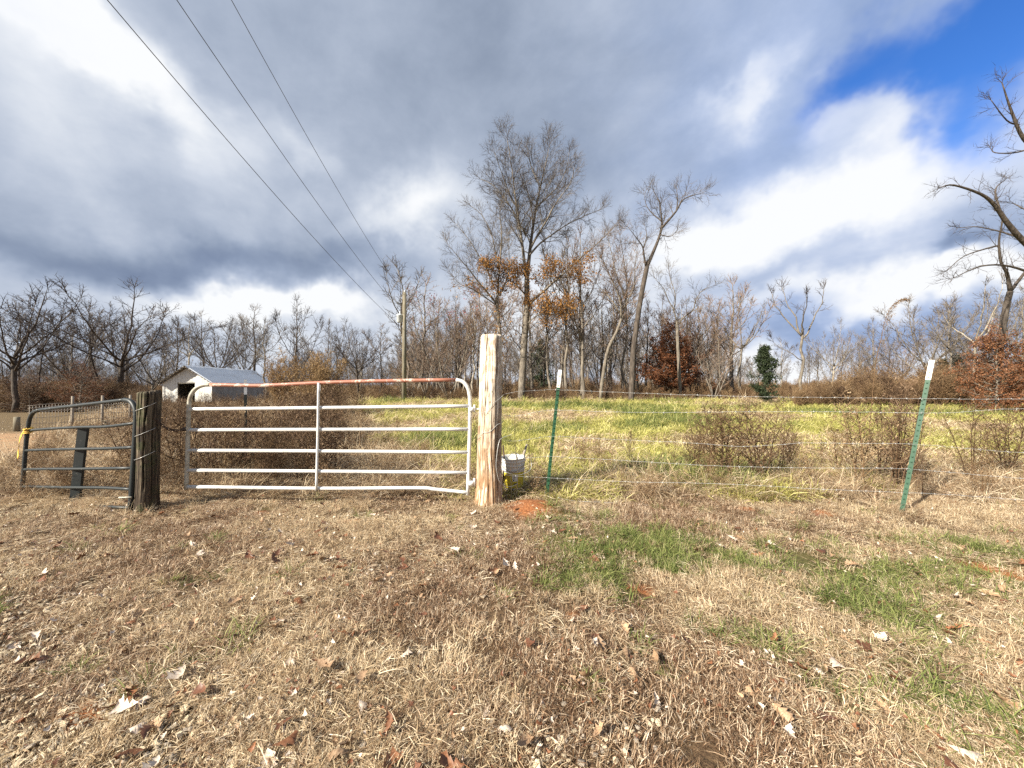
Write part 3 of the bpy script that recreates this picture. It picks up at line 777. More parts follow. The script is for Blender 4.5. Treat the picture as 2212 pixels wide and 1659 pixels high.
strand('barbed_wire', [(1036, 894), (1050, 888), (1065, 872), (1080, 860), (1092, 851), (1120, 846), (1160, 843.5), (1206, 842), (1300, 846), (1400, 850), (1520, 854), (1650, 857), (1800, 859), (1990, 861), (2100, 862), (2212, 862), (2450, 864), (2700, 868)], 'topmost barbed wire strand, wrapped round the tall timber post', M['bare_wire'], yoff=lambda u: FY - .135 + .10 * max(0, (u - 1062) / 30) ** 2 if u < 1092 else fence_y(u) * min(1, (u - 1092) / 60) + (1 - min(1, (u - 1092) / 60)) * (FY - .035))
strand('barbed_wire', [(1088, 897), (1110, 899), (1130, 896), (1160, 890), (1201, 886), (1300, 889), (1400, 891), (1550, 890), (1700, 889), (1850, 890), (1984, 892), (2060, 891), (2130, 886), (2212, 883), (2450, 884), (2700, 886)], 'second barbed wire strand from the top', M['bare_wire'])
strand('barbed_wire', [(1088, 950), (1110, 953), (1140, 949), (1196, 942.5), (1260, 946), (1368, 951), (1480, 956), (1590, 964), (1660, 962), (1740, 957), (1850, 958), (1962, 959), (2080, 968), (2212, 978), (2450, 990), (2700, 1000)], 'third barbed wire strand from the top, sagging between the green posts', M['bare_wire'])
strand('barbed_wire', [(1128, 990), (1160, 988), (1190, 986), (1280, 991), (1368, 996), (1500, 1004), (1635, 1009), (1780, 1011), (1938, 1012), (2060, 1021), (2212, 1034), (2450, 1050), (2700, 1062)], 'fourth barbed wire strand from the top, level with the bucket rim', M['bare_wire'])
strand('barbed_wire', [(1080, 1022), (1110, 1028), (1181, 1032), (1280, 1037), (1368, 1041), (1480, 1043), (1600, 1047), (1760, 1056), (1925, 1063), (2060, 1069), (2212, 1080), (2450, 1095), (2700, 1110)], 'lowest barbed wire strand crossing the bucket', M['bare_wire'])
strand('barbed_wire', [(1205, 1075), (1240, 1082), (1300, 1085), (1380, 1090), (1440, 1094), (1500, 1099)], 'loose end of barbed wire lying in the dry grass', M['bare_wire'], yoff=lambda u: 4.22, barbs=False, r=.003)
# loops of wire round the post
def on_post(ang, z, r=.139): return Vector((BPX - .02 + .016 * z + r * math.cos(ang), FY + r * math.sin(ang), z))
rg = random.Random(4)
loops = []
root = empty('wire_loop', on_post(-PI / 2, 1.0), 'thin twisted wire wound round the middle of the tall timber post', 'wire', 'wire wound round the tall post')
mb = MB()
pts = [on_post(a, .72 + .22 * (a + PI) / PI + .015 * math.sin(a * 5), .133) - root.location for a in np.linspace(-PI - .3, .3, 26)]
mb.tube([tuple(p) for p in pts], .0024, 5); mb.build('wire', M['bare_wire'], root)
root = empty('wire_loop', on_post(-PI / 2, .6), 'slack wire hoop hanging on the lower right of the tall timber post', 'wire', 'wire wound round the tall post')
mb = MB()
pts = [W(u, v, Y) - root.location for u, v, Y in [(1106, 938, 4.15), (1085, 946, 4.07), (1078, 955, 4.03), (1073, 985, 4.0), (1072, 1010, 3.99), (1078, 1038, 4.02), (1089, 1049, 4.08), (1104, 1051, 4.2), (1118, 1045, 4.3)]]
mb.tube([tuple(p) for p in smooth_path(pts, 6)], .0028, 5); mb.build('wire', M['bare_wire'], root)
root = empty('wire_loop', W(1100, 995, 4.2), 'bright wire ring standing out around the bucket', 'wire', 'wire wound round the tall post')
mb = MB()
pts = [W(u, v, Y) - root.location for u, v, Y in [(1130, 985, 4.40), (1110, 978, 4.40), (1098, 986, 4.30), (1087, 997, 4.1), (1083, 1005, 4.02), (1088, 1016, 3.98), (1104, 1024, 4.0), (1122, 1026, 4.1), (1142, 1018, 4.25), (1148, 1006, 4.35), (1147, 990, 4.42)]]
mb.tube([tuple(p) for p in smooth_path(pts, 6)], .0030, 5); mb.build('wire', M['bare_wire'], root)
# wire staples and wraps on the short post
for z, lab in ((1.12, 'highest'), (.86, 'middle'), (.62, 'lower')):
    root = empty('wire_wrap', (SPX, SPY - .10, z), f'{lab} of the thin wires wrapped round the short mossy post', 'wire', 'wires on the short post')
    mb = MB(); pts = [Vector((SPX + .02 * z + .099 * math.cos(a), SPY + .099 * math.sin(a), z + .03 * math.sin(a * 1.0 + .6) + .02 * a)) - root.location for a in np.linspace(-2.9, -.2, 16)]
    mb.tube([tuple(p) for p in pts], .002, 5); mb.build('wire', M['bare_wire'], root)

# ------------------------------------------------------------------ bucket
M['bucket'] = surf('bucket_plastic', [(0.2, (.44, .42, .37)), (0.5, (.62, .60, .55)), (0.8, (.70, .68, .63))], 6, rough=.45, spec=.4)
M['label_yellow'] = surf('label_yellow', [(0.3, (.50, .40, .03)), (0.7, (.66, .54, .06))], 8, rough=.5)
M['label_white'] = surf('label_white', [(0.3, (.62, .60, .54)), (0.7, (.74, .72, .66))], 8, rough=.5)
M['ink'] = surf('ink', [(0.3, (.02, .02, .02)), (0.7, (.04, .04, .04))], 8, rough=.5)
BKY = 4.62
bk = empty('bucket', (W(1110, 1000, BKY).x, BKY, W(1110, 1052, BKY).z), 'grubby white plastic bucket with a yellow label behind the barbed wire by the tall post', 'bucket')
bk.rotation_euler = (R(3), R(-2), 0)
Hb = .365
prof = [(.118, 0), (.120, .004), (.134, .215), (.139, .225), (.139, .235), (.135, .240), (.137, .272), (.142, .277), (.142, .286), (.138, .291), (.140, .318), (.146, .323), (.146, .333), (.142, .338), (.144, .355), (.149, .357), (.149, .366), (.143, .368), (.139, .362), (.128, .12), (.115, .012)]
def lathe(prof, n=40, closed_bottom=True):
    mb = MB()
    for r, z in prof:
        for j in range(n): mb.v.append((r * CS[n][j][0], r * CS[n][j][1], z))
    for i in range(len(prof) - 1):
        for j in range(n):
            mb.f.append((i * n + j, i * n + (j + 1) % n, (i + 1) * n + (j + 1) % n, (i + 1) * n + j)); mb.mi.append(0)
    mb.f.append(tuple(range(n - 1, -1, -1))); mb.mi.append(0)
    mb.f.append(tuple((len(prof) - 1) * n + j for j in range(n))); mb.mi.append(0)
    return mb
lathe(prof).build('shell', M['bucket'], bk)
def patch(a0, a1, z0_, z1_, lift, mat, name, n=14):
    mb = MB()
    for k in range(n + 1):
        a = a0 + (a1 - a0) * k / n
        for z in (z0_, z1_):
            r = .120 + (.134 - .120) * (z - .004) / .211 + lift
            mb.v.append((r * math.cos(a), r * math.sin(a), z))
    for k in range(n): mb.f.append((2 * k, 2 * k + 2, 2 * k + 3, 2 * k + 1)); mb.mi.append(0)
    return mb.build(name, mat, bk)
patch(-PI / 2 - 1.1, -PI / 2 + 1.15, .02, .205, .0015, M['label_yellow'], 'label')
patch(-PI / 2 - .12, -PI / 2 + .42, .105, .180, .003, M['label_white'], 'label_panel')
def glyph(txt, size, ang, z, lift, mat, name):
    cu = bpy.data.curves.new(name, 'FONT'); cu.body = txt; cu.size = size; cu.extrude = .0004; cu.offset = size * .02
    to = bpy.data.objects.new(name, cu); me_ = bpy.data.meshes.new_from_object(to)
    bpy.data.objects.remove(to)
    for v in me_.vertices:
        r = .120 + .014 * (z + v.co.y - .004) / .211 + lift + v.co.z
        a = ang + v.co.x / .128
        v.co = (r * math.cos(a), r * math.sin(a), z + v.co.y)
    me_.materials.append(mat)
    return link(name, me_, bk)
glyph('P', .052, -PI / 2 + .02, .142, .0045, M['ink'], 'letter')
patch(-PI / 2 - .05, -PI / 2 + .06, .112, .130, .0045, M['ink'], 'printed_mark', 2)
patch(-PI / 2 - .02, -PI / 2 + .40, .070, .084, .003, M['ink'], 'printed_band', 6)
mb = MB()
pts = [Vector((.150 * math.cos(a), .150 * math.sin(a) , .345 - .12 * math.sin(-a) )) for a in np.linspace(-PI, 0, 14)]
mb.tube([tuple(p) for p in pts], .003, 5); mb.build('handle', M['old_wire'], bk)
mb = MB(); mb.tube([(.06, .07, .10), (.115, .08, .36), (.16, .09, .50)], [.02, .018, .013], 7)
st = mb.build('stick', M['barn_wood']); st.location = bk.location; prop(st, 'short brown stick of wood standing up out of the bucket', 'stick')
mb = MB(); mb.tube([(-.13, -.10, .05), (-.115, -.06, .35), (-.13, .0, .50)], [.010, .010, .008], 6)
st = mb.build('stick', M['chain']); st.location = bk.location; prop(st, 'dark thin rod leaning between the bucket and the tall post', 'stick')

# ------------------------------------------------------------------ utility pole and lines
M['pole'] = surf('pole_wood', [(0.3, (.11, .095, .065)), (0.55, (.20, .175, .125)), (0.8, (.29, .265, .20))], 4, (4, 4, .4), 5, .85, .5, 12)
M['can'] = surf('transformer_grey', [(0.3, (.48, .51, .53)), (0.7, (.62, .65, .66))], 4, rough=.4, spec=.5)
M['cable'] = surf('cable', [(0.3, (.06, .06, .065)), (0.7, (.13, .13, .135))], 2, rough=.5)
PY = 27.0
pt = W(874, 632, PY); pb = Vector((W(873, 860, PY).x, PY, 0))
pole = empty('utility_pole', pb, 'tall wooden utility pole with a grey transformer at the edge of the trees', 'utility pole')
mb = MB(); top_l = pt - pb; mb.tube([(0, 0, -.3), tuple(top_l * .5), tuple(top_l)], [.17, .15, .125], 12); mb.build('shaft', M['pole'], pole)
tz = W(862, 688, PY).z
cx = W(863.5, 688, PY).x - pb.x
tf = lathe([(.16, 0), (.19, .02), (.19, .46), (.205, .47), (.205, .52), (.17, .56), (.06, .60)], 18).build('transformer', M['can'], pole); tf.location = (cx, -.05, tz - .28)
lathe([(.04, 0), (.055, .03), (.03, .06), (.055, .09), (.03, .12), (.05, .15), (.02, .22)], 10).build('bushing', M['can'], tf).location = (.03, 0, .58)
mb = MB(); mb.tube([(cx + .15, -.02, tz - .1), (-.1, 0, tz - .1)], .03, 6); mb.build('bracket', M['tpost_dark'], pole)
mb = MB(); a_ = W(857, 655, PY) - pb; mb.tube([tuple(a_ + Vector((0, 0, .12))), tuple(a_), (-.1, 0, a_.z - .05)], .03, 6); mb.build('insulator_arm', M['tpost_dark'], pole)
lathe([(.03, 0), (.06, .02), (.06, .12), (.02, .16)], 8).build('insulator', M['can'], pole).location = top_l
mb = MB(); mb.tube([(.08, -.16, 2.0), (.09, -.13, tz)], .02, 5); mb.build('conduit', M['tpost_dark'], pole)
for (u0, v0), zoff, lab in (((232, 0), 9.4, 'lowest and leftmost of the three power lines crossing the sky'), ((382, 0), 10.4, 'middle one of the three power lines crossing the sky'), ((500, 0), 11.6, 'highest and rightmost of the three power lines crossing the sky')):
    Yt = (zoff - H) / (829.5 / FPX)
    p2 = W(u0, v0, Yt)
    p1 = {232: W(872, 712, PY), 382: W(868, 675, PY), 500: W(871, 636, PY)}[u0]
    dirv = (p2 - p1)
    pts = [p1 + dirv * f + Vector((0, 0, -.35 * (1 - (2 * min(f, 1) - 1) ** 2) if f < 1 else 0)) for f in np.linspace(0, 1.0, 24)] + [p1 + dirv * f for f in np.linspace(1.03, 2.2, 8)]
    root = empty('power_line', p1, lab, 'power line', 'power lines on the utility pole')
    mb = MB(); mb.tube([tuple(p - p1) for p in pts], .010, 6); mb.build('cable', M['cable'], root)

# ------------------------------------------------------------------ old fence by the track and a stake
wf = empty('woven_wire_fence', W(60, 900, 9.4), 'low rusty woven wire fence beyond the black gate', 'fence')
A_ = Vector((W(60, 880, 9.4).x, 9.4, 0)); B_ = Vector((W(300, 880, 11.5).x, 11.5, 0))
for z in (.18, .34, .50, .64, .74, .80):
    mb = MB(); pts = [A_.lerp(B_, f) + Vector((0, 0, z + .02 * math.sin(f * 9 + z * 7) + .02 * f)) - wf.location for f in np.linspace(0, 1, 14)]
    mb.tube([tuple(p) for p in pts], .006, 4); mb.build('strand', M['old_wire'], wf)
mb = MB(); mb.tube([(0, 0, 0), (0, 0, .80)], .005, 4); stay = mb.mesh('stay', M['old_wire'])
for k in range(40):
    o = link('stay', stay, wf); o.location = A_.lerp(B_, (k + .5) / 40) - wf.location
for f in (.35, .62, .9):
    mb = MB(); p = A_.lerp(B_, f) - wf.location; mb.tube([tuple(p + Vector((0, 0, -.1))), tuple(p + Vector((.02, 0, 1.0)))], .03, 7); mb.build('post', M['barn_wood'], wf)
for u, vt, vb, lab in ((36, 901, 922, 'weathered wooden stake beside the sandy track at the left edge'), (230, 908, 925, 'grey stump of a wooden post in the dry grass beyond the black gate')):
    b_ = G(u, vb + 6); t_ = W(u + 1, vt, b_.y); mb = MB(); mb.tube([(0, 0, -.1), (0, 0, (t_.z - gz(b_.x, b_.y)) * .6), (.01, 0, t_.z - gz(b_.x, b_.y))], [.075, .07, .066], 10)
    o = mb.build('wooden_stake', M['pole'], None, True, (b_.x, b_.y, gz(b_.x, b_.y))); prop(o, lab, 'stake')

# ------------------------------------------------------------------ trees: trunk and limbs, fine twigs, leaves that still hang on
class Tree:
    def __init__(s, seed, rmin=.0075, twig=1.0, dens=1.0, trop=.12, wig=.22, upper=1.0):
        s.r = random.Random(seed); s.tr = MB(); s.cr = MB(); s.tips = []
        s.rmin = rmin; s.twig = twig; s.dens = dens; s.trop = trop; s.wig = wig
    def turn(s, d, ang, az):
        a = Vector((0, 0, 1)) if abs(d.z) < .95 else Vector((1, 0, 0))
        b1 = d.cross(a).normalized(); b2 = d.cross(b1)
        return (d * math.cos(ang) + (b1 * math.cos(az) + b2 * math.sin(az)) * math.sin(ang)).normalized()
    def walk(s, p, d, L, n, trop, wig):
        pts = [p]; R_ = s.r
        for i in range(n):
            d = (d + Vector((R_.uniform(-wig, wig), R_.uniform(-wig, wig), R_.uniform(-wig, wig) + trop))).normalized()
            p = p + d * (L / n); pts.append(p)
        return pts, d
    def limb(s, pts, r0, r1, start=.2, blen=2.5, ang=(.6, 1.0), step=.55, sides=7, tip_fan=3):
        """a trunk or main limb given as a polyline, with branches from `start` onwards"""
        n = len(pts)
        rad = [r0 + (r1 - r0) * (i / (n - 1)) ** .9 for i in range(n)]
        s.tr.tube([tuple(p) for p in pts], rad, sides, True)
        cum = [0.0]
        for i in range(1, n): cum.append(cum[-1] + (pts[i] - pts[i - 1]).length)
        T = cum[-1]; x = T * start + s.r.uniform(0, step); az = s.r.uniform(0, 6.28); i = 1
        while x < T:
            while cum[i] < x: i += 1
            f = (x - cum[i - 1]) / max(cum[i] - cum[i - 1], 1e-6)
            p = pts[i - 1].lerp(pts[i], f); d = (pts[i] - pts[i - 1]).normalized(); r = rad[i - 1] + (rad[i] - rad[i - 1]) * f
            t = x / T
            L = blen * (1.0 - .7 * t) * s.r.uniform(.55, 1.25)
            az += 2.4 + s.r.uniform(-.6, .6)
            s.branch(p, s.turn(d, s.r.uniform(*ang), az), L, min(r * .5, .012 + L * .011))
            x += step / s.dens * s.r.uniform(.6, 1.4)
        d = (pts[-1] - pts[-2]).normalized()
        for k in range(tip_fan):
            s.branch(pts[-1], s.turn(d, s.r.uniform(.1, .5), s.r.uniform(0, 6.28)), blen * .34 * s.r.uniform(.7, 1.2), r1 * .8)
    def branch(s, p, d, L, r):
        n = max(3, int(L / .45)); pts, d2 = s.walk(p, d, L, n, s.trop, s.wig)
        rad = [max(r * (1 - .75 * i / n), s.rmin * 1.15) for i in range(n + 1)]
        tgt = s.tr if r > .03 else s.cr
        tgt.tube([tuple(q) for q in pts], rad, 5 if r > .03 else 3, False)
        m = max(3, int(L / .24 * s.dens)); az = s.r.uniform(0, 6.28)
        for k in range(m):
            t = .14 + .82 * (k + s.r.random()) / m; q = min(int(t * n), n - 1); f = t * n - q
            pp = pts[q].lerp(pts[q + 1], min(f, 1)); dd = (pts[q + 1] - pts[q]).normalized(); az += 2.4 + s.r.uniform(-.7, .7)
            s.twigs(pp, s.turn(dd, s.r.uniform(.45, 1.05), az), s.twig * (.5 + .55 * L * .4) * (1.15 - .6 * t) * s.r.uniform(.6, 1.3))
        s.twigs(pts[-1], d2, .5 * s.twig)
    def twigs(s, p, d, L):
        L = max(L, .18); n = 2 if L < .7 else 3
        pts, d2 = s.walk(p, d, L, n, s.trop * .8, s.wig * .9)
        s.cr.tube([tuple(q) for q in pts], [s.rmin * 1.1] * n + [s.rmin * .7], 3, False, True)
        m = max(3, int(L / .125 * s.dens)); az = s.r.uniform(0, 6.28)
        for k in range(m):
            t = .2 + .8 * (k + s.r.random()) / m; q = min(int(t * n), n - 1)
            pp = pts[q].lerp(pts[q + 1], t * n - q); az += 2.4
            dd = s.turn((pts[q + 1] - pts[q]).normalized(), s.r.uniform(.4, 1.0), az)
            l2 = s.r.uniform(.16, .42) * s.twig
            e = pp + dd * l2 + Vector((0, 0, s.trop * .3 * l2)); s.cr.tube([tuple(pp), tuple(e)], [s.rmin * .9, s.rmin * .5], 3, False, True)
            s.tips.append(e)
        s.tips.append(pts[-1])

def rv_attr(me, vals):
    a = me.attributes.new('rv', 'FLOAT', 'POINT'); a.data.foreach_set('value', np.asarray(vals, np.float32))
def cards(name, P, size, mat, seed=0, aspect=.5, droop=0.0, jit=.08, per=1):
    """many leaf-sized faces, each folded along its midrib"""
    rs = np.random.RandomState(seed); P = np.repeat(np.asarray([tuple(p) for p in P], float), per, 0); N = len(P)
    P = P + rs.normal(0, jit, (N, 3))
    d = rs.normal(0, 1, (N, 3)); d[:, 2] -= droop; d /= np.linalg.norm(d, axis=1)[:, None]
    a = rs.normal(0, 1, (N, 3)); s_ = np.cross(d, a); s_ /= np.linalg.norm(s_, axis=1)[:, None]; nn = np.cross(d, s_)
    L = size * rs.uniform(.6, 1.35, N)[:, None]; wd = L * aspect * .5
    v = np.stack([P, P + d * L * .5 + s_ * wd + nn * wd * .5, P + d * L, P + d * L * .5 - s_ * wd + nn * wd * .5], 1).reshape(-1, 3)
    i = np.arange(N)[:, None] * 4
    f = np.concatenate([i + np.array([0, 1, 2]), i + np.array([0, 2, 3])], 1).reshape(-1, 3)
    me = bpy.data.meshes.new(name); me.from_pydata(v.tolist(), [], f.tolist()); me.materials.append(mat)
    rv_attr(me, np.repeat(rs.rand(N), 4)); me.update()
    return me

def V3(x, y, z): return Vector((x, y, z))
def stem(R_, H_, lean=(0, 0), n=9, wob=.12, start=(0, 0), top=1.0):
    pts = []; ox = oy = 0
    for i in range(n + 1):
        t = i / n * top; ox += R_.uniform(-wob, wob) * H_ / n * (1 if i else 0); oy += R_.uniform(-wob, wob) * H_ / n * (1 if i else 0)
        pts.append(V3(start[0] + lean[0] * H_ * t + ox, start[1] + lean[1] * H_ * t + oy, H_ * t - (.25 if i == 0 else 0)))
    return pts
def arc(R_, p, az, L, rise0, rise1, n=7, wob=.16):
    """a limb leaving p towards compass az, its slope bending from rise0 to rise1 (radians)"""
    pts = [p]
    for i in range(n):
        e = rise0 + (rise1 - rise0) * i / (n - 1) + R_.uniform(-wob, wob); a = az + R_.uniform(-wob, wob)
        az += R_.uniform(-.10, .10)
        p = p + V3(math.cos(a) * math.cos(e), math.sin(a) * math.cos(e), math.sin(e)) * (L / n); pts.append(p)
    return pts
def lerp_at(pts, t):
    x = t * (len(pts) - 1); i = min(int(x), len(pts) - 2); return pts[i].lerp(pts[i + 1], x - i)

def style_tree(style, seed, rmin):
    R_ = random.Random(seed * 31 + 5)
    if style == 'oak':              # short trunk, long limbs reaching up and out
        T = Tree(seed, rmin, .9, .95, .10, .2); Hh = 10
        tk = stem(R_, 4.4, (R_.uniform(-.04, .04), R_.uniform(-.04, .04)), 5); T.limb(tk, .155, .115, .9, 1.5, tip_fan=0, sides=9)
        n = R_.choice((8, 9)); a0 = R_.uniform(0, 6.28)
        for k in range(n):
            up = k % 3 == 2
            T.limb(arc(R_, lerp_at(tk, .98 - .12 * (k % 3)), a0 + k * 6.28 / n * 1.02 + R_.uniform(-.3, .3), R_.uniform(5.2, 6.4), 1.0 if up else .72, 1.4 if up else R_.uniform(.7, 1.15), 8), .062, .014, .16, 2.7, (.45, .95), .42)
        T.limb(arc(R_, tk[-1], a0 + 1, 6.2, 1.25, 1.5, 8), .085, .014, .15, 2.4, (.5, .95), .42)
    elif style == 'round':          # dense rounded crown of upright sprays
        T = Tree(seed, rmin, .85, 1.1, .14, .2)
        tk = stem(R_, 3.2, (0, 0), 5); T.limb(tk, .13, .10, .5, 1.4, tip_fan=0)
        for k in range(8):
            T.limb(arc(R_, lerp_at(tk, R_.uniform(.55, 1)), k * 2.4, R_.uniform(4.6, 6.6), R_.uniform(.7, 1.0), R_.uniform(1.1, 1.45), 7), .055, .014, .12, 1.9, (.45, .85), .42)
    elif style == 'slender':        # forest-grown: bare pole, crown in the upper half
        T = Tree(seed, rmin, .8, .9, .10, .2)
        tk = stem(R_, 9.6, (R_.uniform(-.05, .05), 0), 12, .18); T.limb(tk, .11, .02, .30, 2.1, (.6, 1.0), .32, 7)
        for k in range(4):
            T.limb(arc(R_, lerp_at(tk, R_.uniform(.4, .7)), R_.uniform(0, 6.28), R_.uniform(2.2, 3.6), .8, 1.2, 6), .04, .012, .1, 1.4, (.5, .9), .4, 5)
    elif style == 'poplar':         # tall, several ascending leaders
        T = Tree(seed, rmin, .85, 1.0, .12, .18)
        tk = stem(R_, 9.8, (0, 0), 12, .10); T.limb(tk, .15, .02, .4, 1.8, (.5, .9), .4, 8)
        for k in range(7):
            t = .3 + .07 * k
            T.limb(arc(R_, lerp_at(tk, t), k * 2.4 + R_.uniform(-.4, .4), (1 - t) * 7.2, .75, 1.25, 7), .06 * (1.2 - t), .014, .2, 1.7, (.45, .85), .45, 6)
    elif style == 'fork':           # open crooked tree, few limbs, tufts at the ends
        T = Tree(seed, rmin, .75, .8, .10, .3)
        tk = stem(R_, 5.6, (.03, 0), 7, .2); T.limb(tk, .13, .085, .85, 1.3, tip_fan=0)
        for az, L, e0, e1 in ((.3, 4.8, .9, 1.1), (2.9, 4.2, .7, 1.25), (1.7, 4.6, 1.2, 1.3), (4.4, 3.6, .8, .9)):
            T.limb(arc(R_, lerp_at(tk, R_.uniform(.86, 1)), az + R_.uniform(-.3, .3), L, e0, e1, 8, .3), .07, .016, .35, 1.5, (.5, 1.0), .5, 6)
        T.limb(arc(R_, lerp_at(tk, .55), R_.choice((.2, 3.0)), 3.0, .5, 1.0, 6, .3), .045, .012, .3, 1.1, (.5, 1), .5, 5)
    elif style == 'scrub':          # several stems from the ground
        T = Tree(seed, rmin, .8, 1.0, .10, .24)
        for k in range(5):
            T.limb(arc(R_, V3(R_.uniform(-.4, .4), R_.uniform(-.4, .4), -.2), k * 1.3, R_.uniform(7, 10), 1.15, 1.4, 10), .07, .014, .22, 1.8, (.5, .95), .45, 6)
    elif style == 'bushy':          # low leafy oak, branches from the ground
        T = Tree(seed, rmin, .7, 1.0, .03, .25)
        tk = stem(R_, 9.0, (0, 0), 10, .10); T.limb(tk, .16, .02, .04, 5.4, (1.0, 1.5), .13, 8)
    return T
CACHE = {}
def tree_meshes(style, seed, rmin=.0115, leaf=None):
    key = (style, seed, leaf)
    if key not in CACHE:
        T = style_tree(style, seed, rmin); CACHE[key] = tree_data(T, leaf, seed)
    return CACHE[key]
def tree_data(T, leaf=None, seed=0):
    d = dict(trunk=T.tr.mesh('trunk', M['bark_grey']), crown=T.cr.mesh('crown', M['twig_grey'], False))
    zs = [v[2] for v in T.cr.v]; d['h'] = max(zs)
    if leaf:
        mat, frac, size, per, zlo, zhi = leaf
        rr = random.Random(seed); tp = [t for t in T.tips if zlo <= t.z / d['h'] <= zhi and rr.random() < frac]
        d['leaves'] = cards('leaves', tp, size, M[mat], seed, .55, .3, .10, per)
    return d
def plant_tree(d, loc, h, label, group=None, rz=0.0, wide=1.0, bark='bark_grey', twig='twig_grey', name='bare_tree', cat='tree', scale=None):
    o = empty(name, loc, label, cat, group, rz)
    s_ = scale or h / d['h']; o.scale = (s_ * wide, s_ * wide, s_)
    for k, mt in (('trunk', bark), ('crown', twig), ('leaves', None)):
        if k in d:
            c = link(k, d[k], o)
            if mt: c.material_slots[0].link = 'OBJECT'; c.material_slots[0].material = M[mt]
            if k != 'trunk': c['kind'] = 'stuff'
    return o
def at(u, vtop, Y):
    p = W(u, vtop, Y); z = gz(p.x, Y); return Vector((p.x, Y, z)), p.z - z

# ---- the tall tree, the fan-shaped one beside it, the leaning forked one: limbs follow what is seen
def crop4(x, y): return ((1150 + x * .5063) / 1.3887, (380 + y * .5063) / 1.3887)
def hero(seed, Y, lines, rmin=.0062, **kw):
    """lines: (points in the enlarged view, r0, r1, start, blen, depth drift)"""
    T = Tree(seed, rmin, **kw); R_ = random.Random(seed); base = None
    for pts, r0, r1, st, bl, drift in lines:
        n = len(pts); P = []
        for i, (x, y) in enumerate(pts):
            P.append(W(*crop4(x, y), Y + drift * i / (n - 1)))
        if base is None: base = Vector((P[0].x, Y, gz(P[0].x, Y)))
        Q = smooth_path([p - base for p in P], 4)
        if lines[0][0] is pts: Q[0] = Vector((Q[0].x, Q[0].y, -.2))
        T.limb(Q, r0, r1, st, bl, (.6, 1.15), .46, 9 if r0 > .12 else 6)
    return T, base
HY = 29.5
T, b = hero(101, HY, [
    ([(812, 1655), (822, 1500), (830, 1360), (838, 1240), (850, 1080), (850, 980), (850, 900)], .30, .20, .95, 1.5, 0),
    ([(850, 900), (862, 790), (872, 700), (886, 600), (905, 480), (932, 350), (960, 230), (985, 110)], .17, .02, .15, 4.0, 1.0),
    ([(850, 905), (835, 800), (822, 690), (805, 580), (790, 480), (775, 360), (762, 250), (735, 80)], .14, .02, .2, 4.0, -1.0),
    ([(852, 1070), (895, 1020), (960, 965), (1020, 910), (1085, 855), (1170, 775), (1260, 700), (1375, 585)], .12, .02, .2, 2.4, -2.0),
    ([(866, 760), (930, 690), (1000, 640), (1080, 585), (1170, 540), (1285, 490)], .09, .018, .15, 2.6, 1.8),
    ([(872, 720), (915, 640), (965, 560), (1000, 490), (1040, 430), (1110, 330), (1130, 240)], .09, .016, .2, 2.6, -1.5),
    ([(842, 640), (800, 560), (745, 460), (690, 390), (640, 340), (575, 310)], .08, .016, .2, 2.6, 1.6),
    ([(905, 480), (990, 400), (1050, 330), (1090, 230), (1100, 150)], .06, .014, .1, 2.4, 1.5),
    ([(790, 480), (740, 380), (700, 270), (660, 160)], .06, .014, .1, 2.4, -1.5),
    ([(930, 350), (880, 250), (860, 170), (850, 110)], .05, .014, .1, 2.0, .8),
    ([(845, 1000), (780, 930), (720, 900), (650, 850)], .06, .014, .1, 2.0, -1.5),
    ([(838, 1180), (910, 1120), (990, 1090), (1060, 1080)], .05, .012, .1, 2.0, -1.5)], rmin=.0074, dens=1.6, twig=1.15, wig=.26)
d = tree_data(T, ('ochre_leaf', .85, .15, 3, .0, .47), 3)
plant_tree(d, b, 0, 'tallest tree, straight trunk and ochre leaves low down, right of the timber post', bark='bark_grey', twig='twig_mid', name='tall_tree', scale=1.0)
T, b = hero(103, 28.5, [
    ([(690, 1640), (688, 1450), (690, 1250), (684, 1150), (672, 1050)], .15, .11, .4, 1.6, 0),
    ([(672, 1050), (610, 975), (560, 915), (505, 845), (455, 785), (385, 700)], .08, .014, .1, 2.2, -1.5),
    ([(660, 960), (610, 840), (560, 755), (500, 660), (430, 575)], .07, .014, .1, 2.2, 1.2),
    ([(672, 1050), (680, 930), (685, 840), (660, 720), (635, 620), (580, 520), (520, 470)], .08, .014, .1, 2.2, 1.0),
    ([(685, 860), (696, 740), (700, 620), (690, 520), (700, 450)], .07, .014, .1, 2.2, -1.0),
    ([(674, 1060), (600, 1010), (520, 960), (450, 930), (400, 870)], .05, .012, .1, 1.8, -1.0),
    ([(690, 1000), (740, 880), (745, 760), (740, 640)], .06, .012, .1, 2.0, 1.4)], rmin=.0074, dens=1.6)
d = tree_data(T, ('ochre_leaf', .22, .14, 2, .0, .55), 4)
plant_tree(d, b, 0, 'bare tree fanning out left of the tallest tree, behind the timber post', bark='bark_grey', name='bare_tree', scale=1.0)
